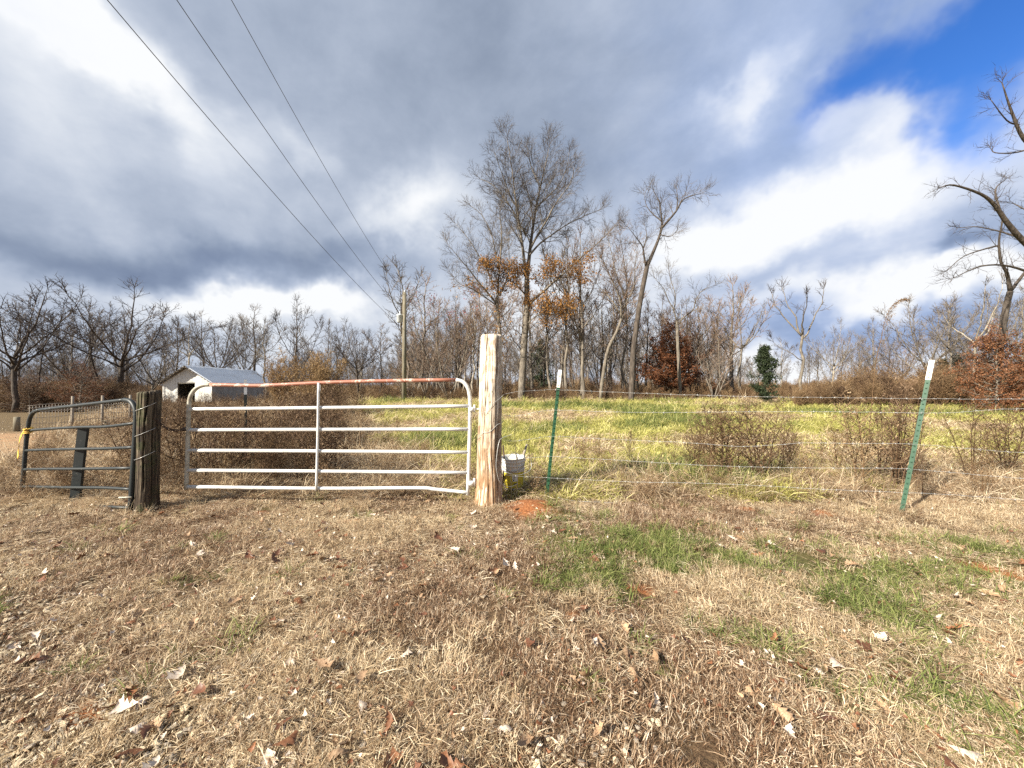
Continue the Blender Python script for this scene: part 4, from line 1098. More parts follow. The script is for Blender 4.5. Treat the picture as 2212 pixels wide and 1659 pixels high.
T, b = hero(107, 26.5, [
    ([(1468, 1640), (1474, 1500), (1479, 1360), (1494, 1230), (1512, 1100), (1532, 980), (1550, 890), (1563, 825)], .205, .15, .96, 1.0, 0),
    ([(1563, 825), (1600, 740), (1632, 660), (1650, 590), (1646, 520), (1636, 450), (1600, 380)], .13, .02, .3, 2.0, 1.0),
    ([(1650, 600), (1685, 560), (1735, 500), (1770, 440), (1820, 410), (1870, 400)], .09, .016, .2, 2.2, -1.0),
    ([(1735, 500), (1745, 430), (1735, 370)], .05, .014, .1, 1.8, .8),
    ([(1650, 560), (1600, 520), (1560, 470), (1545, 400)], .05, .014, .1, 2.0, .8),
    ([(1556, 830), (1545, 770), (1535, 710), (1500, 660), (1455, 600)], .085, .016, .3, 2.0, -1.0),
    ([(1540, 720), (1560, 650), (1550, 590)], .05, .014, .2, 1.6, .6),
    ([(1640, 640), (1700, 650), (1735, 620)], .04, .012, .2, 1.4, -.6)], rmin=.0074, dens=1.35, wig=.28)
plant_tree(tree_data(T), b, 0, 'thick leaning tree forking into a high tufted crown right of the grove', bark='bark_dark', twig='twig_mid', name='forked_tree', scale=1.0)
# spare straight stem against its foot
T, b = hero(109, 28.0, [
    ([(1285, 1600), (1310, 1420), (1335, 1310), (1380, 1220), (1410, 1140)], .13, .10, .8, 1.2, 0),
    ([(1410, 1140), (1440, 1020), (1440, 900), (1420, 760), (1400, 640)], .07, .012, .1, 2.3, 1.0),
    ([(1410, 1140), (1400, 1020), (1350, 900), (1300, 790), (1260, 730)], .07, .012, .1, 2.3, -1.0),
    ([(1400, 1100), (1340, 1010), (1280, 950), (1250, 900)], .06, .012, .1, 2.0, 1.0),
    ([(1420, 1080), (1480, 960), (1490, 840), (1500, 740)], .06, .012, .1, 2.3, -1.0),
    ([(1430, 1000), (1380, 880), (1350, 740), (1330, 660)], .06, .012, .1, 2.3, 1.3)], rmin=.0074, dens=1.5)
plant_tree(tree_data(T), b, 0, 'bent-trunked bare tree with dense upright crown left of the leaning forked tree', bark='bark_grey', twig='twig_warm', scale=1.0)
T, b = hero(113, 30.0, [
    ([(1762, 1620), (1752, 1420), (1744, 1280), (1740, 1170)], .14, .11, .8, 1.0, 0),
    ([(1740, 1170), (1722, 1090), (1690, 1030), (1660, 960), (1610, 900)], .07, .014, .25, 2.0, 1.0),
    ([(1742, 1180), (1780, 1130), (1835, 1085), (1850, 1030), (1890, 970), (1950, 945)], .07, .014, .25, 1.8, -1.0),
    ([(1720, 1090), (1730, 1000), (1700, 900), (1690, 850)], .05, .012, .2, 1.8, .6)], rmin=.0076, dens=1.2, wig=.28)
plant_tree(tree_data(T), b, 0, 'open bare tree with two crooked arms right of the dark rust-leaved oak', bark='bark_grey', scale=1.0)

# ---- the limbs of a big tree that reach in over the right edge
def edge_tree():
    Y = 13.0; T = Tree(211, .0046, .62, .85, .05, .40)
    bx = W(2420, 860, Y).x; base = Vector((bx, Y, gz(bx, Y)))
    def L(pts, r0, r1, st, bl, drift):
        n = len(pts); Q = [W(u, v, Y + drift * i / (n - 1)) - base for i, (u, v) in enumerate(pts)]
        T.limb(smooth_path(Q, 4), r0, r1, st, bl, (.5, 1.0), .36, 7, 3)
    tk = [V3(0, 0, -.3), V3(-.05, 0, 2), V3(-.1, 0, 4.2), V3(-.1, .1, 6.0)]
    T.limb(smooth_path(tk, 4), .34, .24, .95, 1.0, sides=10, tip_fan=0)
    u0, v0 = 2412, 600
    L([(2412, 640), (2330, 590), (2260, 560), (2210, 520), (2175, 480), (2150, 445), (2120, 420), (2060, 400), (2030, 405)], .13, .014, .35, .9, -1.0)
    L([(2160, 455), (2150, 410), (2175, 385)], .035, .01, .1, .7, .5)
    L([(2205, 515), (2160, 500), (2110, 490), (2075, 492)], .03, .01, .1, .6, .5)
    L([(2410, 560), (2330, 500), (2250, 470), (2190, 440)], .09, .012, .2, .8, 1.0)
    L([(2412, 480), (2320, 400), (2260, 340), (2212, 300), (2185, 240), (2165, 180)], .12, .014, .5, .8, -.8)
    L([(2230, 320), (2190, 330), (2150, 330), (2140, 320)], .03, .01, .1, .5, .4)
    L([(2200, 270), (2175, 260), (2140, 215)], .03, .01, .1, .5, -.4)
    L([(2405, 400), (2390, 250), (2340, 100), (2300, -40)], .15, .02, .3, 1.2, .5)
    L([(2410, 720), (2330, 640), (2250, 600), (2180, 575), (2120, 575), (2060, 600)], .07, .01, .3, .7, -1.2)
    return T, base
T, b = edge_tree()
plant_tree(tree_data(T), b, 0, 'big bare tree past the right edge whose dark crooked limbs reach into the sky', bark='bark_dark', twig='twig_dark', name='overhanging_tree', scale=1.0)
def right_oak():
    Y = 17.0; T = Tree(223, .0052, .75, .8, .08, .28)
    p0 = W(2150, 870, Y); base = Vector((p0.x, Y, gz(p0.x, Y)))
    def L(pts, r0, r1, st, bl, drift):
        n = len(pts); Q = [W(u, v, Y + drift * i / (n - 1)) - base for i, (u, v) in enumerate(pts)]
        T.limb(smooth_path(Q, 4), r0, r1, st, bl, (.5, 1.0), .4, 8, 3)
    L([(2150, 880), (2156, 800), (2163, 730), (2172, 670), (2182, 630)], .125, .10, .9, 1, 0)
    L([(2182, 630), (2175, 590), (2162, 565), (2158, 520), (2165, 470), (2150, 430)], .075, .012, .2, 1.3, -.8)
    L([(2182, 630), (2205, 600), (2230, 570), (2270, 540), (2300, 480)], .07, .014, .3, 1.3, .8)
    L([(2158, 530), (2120, 540), (2080, 555), (2045, 585)], .04, .01, .1, .9, -.6)
    L([(2230, 570), (2240, 500), (2225, 440)], .05, .012, .1, 1.2, .5)
    return T, base
T, b = right_oak()
plant_tree(tree_data(T), b, 0, 'dark bare oak forking above the rust-leaved oak near the right edge', bark='bark_dark', twig='twig_dark', scale=1.0)

# ---- trees of repeated kinds, each placed where it stands
LEFTG, MIDG, RIGHTG = 'bare trees left of the barn', 'bare trees of the central grove', 'bare trees along the right of the field'
TREES = [ # u, top v, distance, style, seed, turn, widen, bark, twig, label, group
    (30, 578, 21, 'oak', 1, 0.4, 1.25, 'bark_dark', 'twig_dark', 'large spreading dark oak at the far left edge above the track', LEFTG),
    (263, 600, 24, 'oak', 2, 1.9, 1.5, 'bark_dark', 'twig_dark', 'spreading dark oak with wide symmetrical crown left of the barn', LEFTG),
    (82, 668, 25, 'slender', 1, 0, 1.2, 'bark_dark', 'twig_dark', 'thin dark tree right behind the oak at the far left edge', LEFTG),
    (218, 645, 27, 'slender', 2, 1.0, 1.2, 'bark_dark', 'twig_dark', 'slim tree close to the left of the wide symmetrical oak', LEFTG),
    (150, 668, 30, 'round', 1, .5, 1.15, 'bark_grey', 'twig_grey', 'rounded bare tree rising behind the rust-leaved bush on the left', LEFTG),
    (330, 700, 32, 'round', 2, 2.5, 1.1, 'bark_grey', 'twig_grey', 'bushy bare tree between the symmetrical oak and the barn', LEFTG),
    (405, 668, 60, 'fork', 1, .7, 1.0, 'bark_pale', 'twig_grey', 'pale crooked tree behind the front gable of the barn', 'bare trees behind the barn'),
    (472, 672, 64, 'round', 3, 0, 1.25, 'bark_dark', 'twig_dark', 'broad dark bare tree behind the middle of the barn roof', 'bare trees behind the barn'),
    (532, 690, 66, 'round', 1, 3.0, 1.0, 'bark_grey', 'twig_grey', 'bare tree behind the far end of the barn roof', 'bare trees behind the barn'),
    (578, 680, 44, 'slender', 3, 0.3, 1.3, 'bark_grey', 'twig_grey', 'thin tree between the barn and the golden bush', 'bare trees behind the barn'),
    (636, 624, 30, 'poplar', 1, 0.0, 1.0, 'bark_dark', 'twig_dark', 'upright dark tree rising out of the golden brown bush', 'bare trees behind the white gate'),
    (706, 688, 36, 'round', 2, 1.0, 1.1, 'bark_grey', 'twig_grey', 'small rounded tree just right of the golden brown bush', 'bare trees behind the white gate'),
    (776, 682, 32, 'oak', 1, 2.2, 1.1, 'bark_dark', 'twig_dark', 'small spreading tree left of the utility pole', 'bare trees behind the white gate'),
    (822, 690, 34, 'slender', 1, 2.0, 1.3, 'bark_grey', 'twig_warm', 'thin brownish tree immediately left of the utility pole', 'bare trees behind the white gate'),
    (886, 552, 30, 'slender', 2, 0.5, 1.25, 'bark_grey', 'twig_grey', 'tall slim tree right behind the utility pole', MIDG),
    (926, 640, 31, 'scrub', 2, 1.4, .9, 'bark_grey', 'twig_warm', 'many-stemmed bare tree right of the utility pole', MIDG),
    (1018, 640, 32, 'slender', 3, 2.6, 1.3, 'bark_pale', 'twig_warm', 'thin pale tree left of the tall timber post', MIDG),
    (1050, 610, 34, 'poplar', 2, 1.1, 1.0, 'bark_grey', 'twig_warm', 'bare tree seen directly left of the top of the timber post', MIDG),
    (1190, 560, 33, 'slender', 1, 4.0, 1.1, 'bark_grey', 'twig_grey', 'slim tree just right of the tallest tree', MIDG),
    (1222, 480, 31, 'slender', 3, 1.5, 1.0, 'bark_grey', 'twig_grey', 'very thin pole-like tree behind the first green steel post', MIDG),
    (1263, 470, 30, 'poplar', 1, 2.0, .85, 'bark_grey', 'twig_warm', 'tall straight tree halfway between the tallest tree and the leaning one', MIDG),
    (1305, 620, 35, 'scrub', 1, 0, .9, 'bark_grey', 'twig_grey', 'low many-stemmed tree behind the tree with the bent trunk', MIDG),
    (1398, 640, 36, 'poplar', 2, 2.7, 1.0, 'bark_grey', 'twig_warm', 'bare tree hidden partly behind the leaning forked tree', MIDG),
    (1150, 600, 36, 'poplar', 1, .9, 1.1, 'bark_grey', 'twig_warm', 'bare tree rising directly behind the trunk of the tallest tree', MIDG),
    (1082, 560, 37, 'slender', 3, 5.0, 1.3, 'bark_grey', 'twig_warm', 'slim brown-twigged tree between the timber post and the tallest tree', MIDG),
    (945, 690, 36, 'round', 2, 2.2, 1.1, 'bark_grey', 'twig_warm', 'low rounded tree under the maple with dark red buds', MIDG),
    (998, 700, 35, 'slender', 1, .8, 1.4, 'bark_pale', 'twig_warm', 'short thin tree right of the maple with dark red buds', MIDG),
    (1340, 560, 33, 'slender', 2, 3.3, 1.2, 'bark_grey', 'twig_warm', 'slim tree inside the crown of the bent-trunked tree', MIDG),
    (1240, 660, 37, 'scrub', 2, 3.0, .8, 'bark_grey', 'twig_warm', 'many-stemmed tree behind the very thin pole-like tree', MIDG),
    (1500, 660, 34, 'round', 3, 1.7, 1.0, 'bark_grey', 'twig_warm', 'rounded brownish tree between the two-armed tree and the cedar', RIGHTG),
    (1548, 648, 30, 'scrub', 2, .2, 1.0, 'bark_grey', 'twig_warm', 'many-stemmed brownish tree left of the cedar', RIGHTG),
    (1604, 634, 31, 'fork', 2, 2.2, 1.0, 'bark_grey', 'twig_grey', 'crooked bare tree standing directly left of the cedar', RIGHTG),
    (1478, 640, 36, 'slender', 1, 1.9, 1.2, 'bark_pale', 'twig_warm', 'slim pale tree between the leaning forked tree and the two-armed tree', RIGHTG),
    (1530, 690, 40, 'poplar', 1, 2.6, 1.1, 'bark_grey', 'twig_warm', 'small upright tree behind the many-stemmed brownish tree left of the cedar', RIGHTG),
    (1580, 670, 37, 'slender', 3, .9, 1.3, 'bark_grey', 'twig_warm', 'thin tree left of the crooked tree that stands beside the cedar', RIGHTG),
    (1840, 720, 44, 'scrub', 1, 1.2, .9, 'bark_grey', 'twig_warm', 'low many-stemmed sapling clump left of the drooping plume', RIGHTG),
    (1925, 735, 40, 'scrub', 2, 2.8, .9, 'bark_grey', 'twig_warm', 'low many-stemmed sapling clump right under the drooping plume', RIGHTG),
    (2040, 690, 38, 'poplar', 2, .3, 1.1, 'bark_grey', 'twig_grey', 'bare tree between the dense rounded tree and the slim grey tree', RIGHTG),
    (2170, 640, 36, 'slender', 2, 1.8, 1.3, 'bark_grey', 'twig_grey', 'slim tree behind the crown of the big rust-leaved oak', RIGHTG),
    (1690, 725, 40, 'slender', 2, .4, 1.2, 'bark_pale', 'twig_grey', 'small thin tree just right of the cedar', RIGHTG),
    (1727, 585, 32, 'fork', 3, 0.0, 1.0, 'bark_grey', 'twig_dark', 'solitary crooked tree standing clear against the white cloud right of the cedar', RIGHTG),
    (1766, 735, 42, 'slender', 3, 1.0, 1.2, 'bark_grey', 'twig_grey', 'thin low tree right beside the solitary crooked tree', RIGHTG),
    (1800, 684, 40, 'oak', 2, 0.9, .85, 'bark_pale', 'twig_grey', 'small spreading tree second to the right of the cedar', RIGHTG),
    (1893, 676, 38, 'poplar', 1, 1.3, 1.0, 'bark_grey', 'twig_grey', 'bare tree rising over the middle of the brown thicket', RIGHTG),
    (1948, 720, 42, 'round', 2, .6, 1.0, 'bark_grey', 'twig_warm', 'small rounded tree over the brown thicket beside the drooping plume', RIGHTG),
    (2008, 636, 36, 'round', 1, 1.1, 1.15, 'bark_grey', 'twig_grey', 'dense rounded bare tree behind the tip of the leaning green post', RIGHTG),
    (2066, 640, 30, 'slender', 1, 2.9, 1.3, 'bark_grey', 'twig_grey', 'slim grey tree right of the dense rounded tree', RIGHTG),
    (2092, 590, 21, 'fork', 1, 3.6, .9, 'bark_pale', 'twig_grey', 'pale trunked tree left of the rust-leaved oak at the right edge', RIGHTG),
    (2130, 630, 34, 'round', 3, 2.1, 1.1, 'bark_grey', 'twig_grey', 'rounded grey tree behind the dark oak near the right edge', RIGHTG),
    (2205, 610, 30, 'poplar', 2, .8, 1.0, 'bark_grey', 'twig_grey', 'bare tree at the very right edge behind the rust-leaved oak', RIGHTG),
]
R_ = random.Random(91)
ORD = ['leftmost', 'second from the left', 'third from the left', 'fourth from the left', 'fifth from the left', 'sixth from the left', 'seventh from the left', 'seventh from the right', 'sixth from the right', 'fifth from the right', 'fourth from the right', 'third from the right', 'second from the right', 'rightmost']
ORD8 = ORD[:4] + ORD[-4:]
for k in range(14):                 # the rest of the grove, alike in every way
    u = 900 + 690 * (k + R_.random()) / 14
    TREES.append((u, R_.uniform(560, 680), R_.uniform(32, 41), ('slender', 'poplar', 'slender')[k % 3], 1 + k % 2, R_.uniform(0, 6), R_.uniform(1.0, 1.4), 'bark_grey', 'twig_warm', f'slim bare tree at the back of the central grove, {ORD[k]} of fourteen', 'slim trees at the back of the grove'))
for k in range(8):
    u = 20 + 560 * (k + R_.random()) / 8
    TREES.append((u, R_.uniform(640, 700), R_.uniform(33, 42) if not 330 < u < 600 else R_.uniform(72, 80), ('slender', 'poplar')[k % 2], 1 + k % 3 if k % 2 == 0 else 1 + k % 2, R_.uniform(0, 6), R_.uniform(1.0, 1.4), 'bark_dark', 'twig_grey', f'slim bare tree behind the oaks and the barn, {ORD8[k]} of eight', 'slim trees behind the oaks and the barn'))
for u, vt, Y, stl, sd, rz, wd, bk_, tw, lab, grp in TREES:
    loc, h = at(u, vt, Y)
    plant_tree(tree_meshes(stl, sd), loc, h, lab, grp, rz, wd, bk_, tw)
# leafed ones
for u, vt, Y, stl, sd, leaf, rz, wd, lab, nm in (
    (975, 600, 31, 'scrub', 1, ('red_bud', .30, .12, 2, .66, 1.0), .5, 1.15, 'many-stemmed maple with dark red buds in its top, near the utility pole', 'maple_tree'),
    (1450, 690, 33, 'bushy', 2, ('rust_leaf', .95, .20, 4, .0, 1.0), 0, 1.22, 'dark rust-leaved oak at the foot of the leaning forked tree', 'oak_tree'),
    (2150, 690, 16.5, 'bushy', 3, ('rust_leaf', .9, .19, 3, .0, 1.0), 1, 1.0, 'big rust-leaved oak at the right edge beside the field', 'oak_tree'),
    (172, 772, 21, 'bushy', 2, ('rust_leaf', .8, .17, 1, .0, 1.0), 2.0, 1.5, 'low rust-leaved oak bush under the bare trees on the left', 'oak_tree'),
    (66, 790, 22, 'bushy', 3, ('rust_leaf', .30, .14, 1, .0, 1.0), .3, 1.4, 'sparse rust-leaved bush between the two dark trunks at the far left', 'oak_tree'),
    (1090, 720, 34, 'bushy', 3, ('ochre_leaf', .35, .14, 1, .0, 1.0), 1.1, .7, 'ochre-leaved young tree behind the top of the timber post', 'young_tree'),
    (870, 745, 29, 'bushy', 2, ('ochre_leaf', .25, .13, 1, .0, 1.0), 2.1, .9, 'ochre-leaved brush around the foot of the utility pole', 'young_tree'),
    (1310, 770, 33, 'bushy', 2, ('rust_leaf', .35, .14, 1, .0, 1.0), 4.1, .9, 'thin rust-leaved sapling left of the dark rust-leaved oak', 'young_tree'),
):
    loc, h = at(u, vt, Y); d = tree_meshes(stl, sd, .0085, leaf)
    plant_tree(d, loc, h, lab, None, rz, wd, 'bark_grey', 'twig_warm', nm)
# golden brown bushes behind the gate: dense upright sprays holding papery leaves
GOLD = []
for u, vt, Y, sd, wd, lab in ((612, 758, 15.5, 3, .55, 'golden brown leafy bush at the far end of the barn'), (668, 748, 15.0, 1, .6, 'golden brown leafy bush in front of the upright dark tree'), (712, 754, 16.0, 2, .55, 'golden brown leafy bush on the right of its clump behind the gate')):
    GOLD.append((u, vt, Y, sd, wd, lab))
# evergreens
def conifer(name, loc, h, w_, seed, mat, label, n=6500, group=None):
    rs = np.random.RandomState(seed); o = empty(name, loc, label, 'tree', group)
    mb = MB(); mb.tube([(0, 0, -.2), (0, 0, h * .6), (.02, 0, h * .97)], [.09 * h / 4, .05 * h / 4, .008], 7); mb.build('trunk', M['bark_dark'], o)
    P = []
    nb_ = 75
    for k in range(nb_):                              # boughs, each a spray of short needles
        t = rs.rand() ** .8; z = h * (.03 + .95 * t); az = rs.rand() * 6.28; rad = w_ * (1 - t) ** .72 * (.35 + .9 * rs.rand()) + .05
        m_ = n // nb_
        s_ = rs.rand(m_) ** .6
        P.append(np.stack([np.cos(az) * rad * s_, np.sin(az) * rad * s_, z + .28 * rad * s_ * (1.2 - t)], 1) + rs.normal(0, .055 * h / 4 + .03 * rad, (m_, 3)))
    P = np.concatenate(P)
    c = link('crown', cards('crown', P, .17 * h / 4, M[mat], seed, .30, -.3, .03), o); c['kind'] = 'stuff'
    return o
loc, h = at(1652, 742, 24); conifer('cedar_tree', loc, h, 1.15, 3, 'cedar', 'dark green conical cedar at the far side of the field')
for u, vt, Y, sd, lab in ((2036, 776, 38, 5, 'dark pine close to the right of the tip of the leaning green post'), (2068, 764, 40, 6, 'dark pine left of the big rust-leaved oak'), (1168, 735, 46, 7, 'dark pine half hidden in the grove right of the tallest tree')):
    loc, h = at(u, vt, Y); conifer('pine_tree', loc, h, h * .34, sd, 'pine_far', lab, 5000, 'dark pines beyond the field')

# ------------------------------------------------------------------ grass, weeds and litter
PROTO = {}
def blades(name, mat, n, rad, h, w_, lean, seed, curl=.5, flat=0.0, segs=2):
    """a clump of grass blades, every blade its own bent strip"""
    rs = np.random.RandomState(seed)
    a = rs.rand(n) * 6.283; r = rad * np.sqrt(rs.rand(n)); bx_, by_ = r * np.cos(a), r * np.sin(a)
    hh = h * rs.uniform(.45, 1.25, n); az = a + rs.normal(0, 1.1, n); ln = np.abs(rs.normal(lean, .35, n)); ww = w_ * rs.uniform(.6, 1.3, n)
    V = []; F = []; RV = []
    for i in range(n):
        p = np.array([bx_[i], by_[i], -.008]); e = max(.06, 1.45 - ln[i]) if rs.rand() > flat else rs.uniform(-.05, .22)
        if e < .25: p[2] = rs.uniform(.004, .02)
        s_ = np.array([-math.sin(az[i]), math.cos(az[i]), 0]); tw = rs.uniform(-.6, .6)
        s_ = s_ + np.array([0, 0, tw]); b0 = len(V); rv = rs.rand(); L = hh[i] / segs
        for k in range(segs + 1):
            f = 1 - k / segs
            if k < segs: V.append(p - s_ * ww[i] * .5 * (f ** .5)); V.append(p + s_ * ww[i] * .5 * (f ** .5)); RV += [rv, rv]
            else: V.append(p.copy()); RV.append(rv)
            p = p + np.array([math.cos(az[i]) * math.cos(e), math.sin(az[i]) * math.cos(e), math.sin(e)]) * L
            e -= curl * rs.uniform(.3, 1.5)
            if p[2] < .004: p[2] = .004; e = max(e, 0)
        for k in range(segs - 1): F.append((b0 + 2 * k, b0 + 2 * k + 1, b0 + 2 * k + 3, b0 + 2 * k + 2))
        F.append((b0 + 2 * segs - 2, b0 + 2 * segs - 1, b0 + 2 * segs))
    me = bpy.data.meshes.new(name); me.from_pydata([tuple(q) for q in V], [], F); me.materials.append(M[mat]); rv_attr(me, RV); me.update()
    return me
def protos(key, meshes):
    c = bpy.data.collections.new('source_' + key)
    for i, me_ in enumerate(meshes): c.objects.link(bpy.data.objects.new(f'{key}_{i:02d}', me_))
    PROTO[key] = c; return c
protos('lawn', [blades('lawn_dry', 'dry_blade', 105, .085, .056, .0026, .50, i, .5, .16) for i in range(5)] + [blades('lawn_straw', 'straw_blade', 100, .085, .060, .0026, .58, 20 + i, .5, .22) for i in range(3)])
protos('thatch', [blades('thatch', 'straw_blade', 80, .12, .085, .0025, 1.3, 40 + i, .3, .8, 3) for i in range(3)] + [blades('thatch_dark', 'dry_blade', 80, .12, .08, .0025, 1.3, 45 + i, .3, .75, 3) for i in range(2)])
protos('green', [blades('green_tuft', 'green_blade', 60, .065, .125, .0040, .65, 60 + i, .5, .05, 3) for i in range(4)])
protos('field', [blades('field_green', 'field_blade', 90, .16, .17, .0075, .8, 80 + i, .55, .15, 3) for i in range(5)] + [blades('field_straw', 'straw_blade', 80, .16, .20, .0075, 1.0, 90 + i, .5, .4, 3) for i in range(2)] + [blades('field_dark', 'green_blade', 70, .14, .20, .008, .6, 95, .5, .05, 3)])
protos('straw', [blades('tall_straw', 'straw_blade', 60, .13, .46, .0050, .75, 100 + i, .42, .2, 4) for i in range(4)] + [blades('tall_dry', 'dry_blade', 60, .14, .36, .0050, .8, 110 + i, .42, .25, 4) for i in range(3)])

def weed_mesh(name, mat, seed, h=1.2, nst=3, fill=1.0, spread=.25, leafy=1.0, r=.0052):
    """a dead weed: woody stems, ascending side shoots, withered leaf threads"""
    R_ = random.Random(seed); mb = MB(); RV = []; tips = []
    def tb(pts, rad, n=3, rv=.3):
        b0 = len(mb.v); mb.tube([tuple(p) for p in pts], rad, n, False, True); RV.extend([rv] * (len(mb.v) - b0))
    for s_ in range(nst):
        az = R_.uniform(0, 6.28); H_ = h * R_.uniform(.7, 1.05); p = V3(R_.uniform(-.05, .05), R_.uniform(-.05, .05), -.05); pts = [p]; d = V3(math.cos(az) * spread * R_.uniform(.2, 1), math.sin(az) * spread * R_.uniform(.2, 1), 1).normalized()
        n = 8
        for i in range(n):
            d = (d + V3(R_.uniform(-.09, .09), R_.uniform(-.09, .09), .02)).normalized(); p = p + d * H_ / n; pts.append(p)
        tb(pts, [r * (1.2 - .9 * i / n) for i in range(n + 1)], 4, R_.uniform(.1, .45))
        m = int(26 * fill)
        for k in range(m):
            t = .18 + .8 * (k + R_.random()) / m; q = lerp_at(pts, t); a = k * 2.4 + R_.uniform(-.5, .5); e = R_.uniform(.35, 1.0); L = h * .36 * (1.15 - t) * R_.uniform(.5, 1.3) + .05
            d1 = V3(math.cos(a) * math.cos(e), math.sin(a) * math.cos(e), math.sin(e)); q1 = q + d1 * L * .55; q2 = q1 + (d1 + V3(0, 0, .35)).normalized() * L * .45
            rv = R_.uniform(.1, .7); tb([q, q1, q2], [r * .5, r * .4, r * .2], 3, rv)
            for j in range(int(7 * fill)):
                f = .25 + .75 * R_.random(); o_ = q.lerp(q1, f / .55) if f < .55 else q1.lerp(q2, (f - .55) / .45); a2 = R_.uniform(0, 6.28); e2 = R_.uniform(.0, 1.2); l2 = R_.uniform(.03, .10) * (h ** .5)
                d2 = V3(math.cos(a2) * math.cos(e2), math.sin(a2) * math.cos(e2), math.sin(e2)); tb([o_, o_ + d2 * l2], [r * .3, r * .15], 3, R_.uniform(.2, .9)); tips.append(o_ + d2 * l2); tips.append(o_)
    rs = np.random.RandomState(seed); P = np.array([tuple(t_) for t_ in tips]) ; N = int(len(P) * leafy)
    P = P[rs.randint(0, len(P), N)] + rs.normal(0, .012, (N, 3))
    d = rs.normal(0, 1, (N, 3)); d /= np.linalg.norm(d, axis=1)[:, None]; s2 = np.cross(d, rs.normal(0, 1, (N, 3))); s2 /= np.linalg.norm(s2, axis=1)[:, None]
    L = rs.uniform(.012, .034, N)[:, None] * h ** .6
    b0 = len(mb.v); lv = np.stack([P, P + d * L + s2 * L * .22, P + d * L - s2 * L * .22], 1).reshape(-1, 3); mb.v.extend(map(tuple, lv.tolist()))
    for i in range(N): mb.f.append((b0 + 3 * i, b0 + 3 * i + 1, b0 + 3 * i + 2))
    RV.extend(np.repeat(rs.rand(N), 3).tolist())
    me = bpy.data.meshes.new(name); me.from_pydata(mb.v, [], mb.f); me.materials.append(M[mat]); rv_attr(me, RV); me.update()
    return me
WEEDS = [weed_mesh('dead_weed', 'weed_mid' if i % 2 else 'weed', 300 + i, 1.15, 3, .85, .22, .55, .006) for i in range(4)]
WEEDS_BUSHY = [weed_mesh('bushy_weed', 'weed_mid', 320 + i, 1.1, 6, .85, .36, .6, .0075) for i in range(3)]
WEEDS_DARK = [weed_mesh('dark_weed', 'weed_dark', 330 + i, 1.1, 2, 1.0, .2, 1.2) for i in range(2)]
WEEDS_LOW = [weed_mesh('low_weed', 'weed', 340 + i, .5, 4, .7, .6, 1.0, .003) for i in range(3)]
protos('thicket', WEEDS + WEEDS_BUSHY[:1] + [weed_mesh('stalks', 'straw_blade', 336, 1.1, 5, .25, .3, .15, .005)] * 1)
protos('low', WEEDS_LOW)
BR = [weed_mesh('brush', m_, 350 + i, 1.3, 6, .75, .38, 1.2, .0085) for i, m_ in enumerate(('weed', 'weed', 'weed_dark', 'weed'))]
protos('brush', BR)

def scatter(name, key, P, rot, scl, label, pick=None, parent=None):
    """one object whose points each carry a clump from the given source"""
    n = len(P)
    me = bpy.data.meshes.new(name); me.from_pydata(P.tolist(), [], [])
    a = me.attributes.new('rot', 'FLOAT_VECTOR', 'POINT'); a.data.foreach_set('vector', rot.astype(np.float32).ravel())
    a = me.attributes.new('scl', 'FLOAT_VECTOR', 'POINT'); a.data.foreach_set('vector', scl.astype(np.float32).ravel())
    k = len(PROTO[key].objects)
    if pick is None: pick = np.random.RandomState(len(P)).randint(0, k, n)
    a = me.attributes.new('pick', 'INT', 'POINT'); a.data.foreach_set('value', pick.astype(np.int32))
    o = link(name, me, parent); o['kind'] = 'stuff'; o['label'] = label
    g = bpy.data.node_groups.new(name, 'GeometryNodeTree')
    g.interface.new_socket('Geometry', in_out='INPUT', socket_type='NodeSocketGeometry'); g.interface.new_socket('Geometry', in_out='OUTPUT', socket_type='NodeSocketGeometry')
    gi = g.nodes.new('NodeGroupInput'); go = g.nodes.new('NodeGroupOutput'); ip = g.nodes.new('GeometryNodeInstanceOnPoints'); ci = g.nodes.new('GeometryNodeCollectionInfo')
    ci.inputs['Collection'].default_value = PROTO[key]; ci.inputs['Separate Children'].default_value = True; ci.inputs['Reset Children'].default_value = True
    def na(nm, ty):
        x = g.nodes.new('GeometryNodeInputNamedAttribute'); x.data_type = ty; x.inputs[0].default_value = nm; return x.outputs[0]
    er = g.nodes.new('FunctionNodeEulerToRotation')
    g.links.new(gi.outputs[0], ip.inputs['Points']); g.links.new(ci.outputs[0], ip.inputs['Instance']); ip.inputs['Pick Instance'].default_value = True
    g.links.new(na('pick', 'INT'), ip.inputs['Instance Index']); g.links.new(na('rot', 'FLOAT_VECTOR'), er.inputs[0]); g.links.new(er.outputs[0], ip.inputs['Rotation']); g.links.new(na('scl', 'FLOAT_VECTOR'), ip.inputs['Scale'])
    g.links.new(ip.outputs[0], go.inputs[0])
    md = o.modifiers.new('scatter', 'NODES'); md.node_group = g
    return o
def wedge(n, y0, y1, pw, seed, side=1.38, pad=1.3):
    rs = np.random.RandomState(seed); y = y0 + (y1 - y0) * rs.rand(n) ** pw; x = (rs.rand(n) * 2 - 1) * (y * side + pad)
    return x, y, rs
def pose(x, y, rs, s0, s1, tilt=.12, sy=None):
    n = len(x); P = np.stack([x, y, ground_z(x, y)], 1)
    rot = np.stack([rs.normal(0, tilt, n), rs.normal(0, tilt, n), rs.rand(n) * 6.283], 1); s_ = rs.uniform(s0, s1, n)
    if sy is not None: s_ = s_ * sy
    return P, rot, np.stack([s_, s_, s_ * rs.uniform(.8, 1.2, n)], 1)
def keep(x, y, rs, prob): return rs.rand(len(x)) < prob

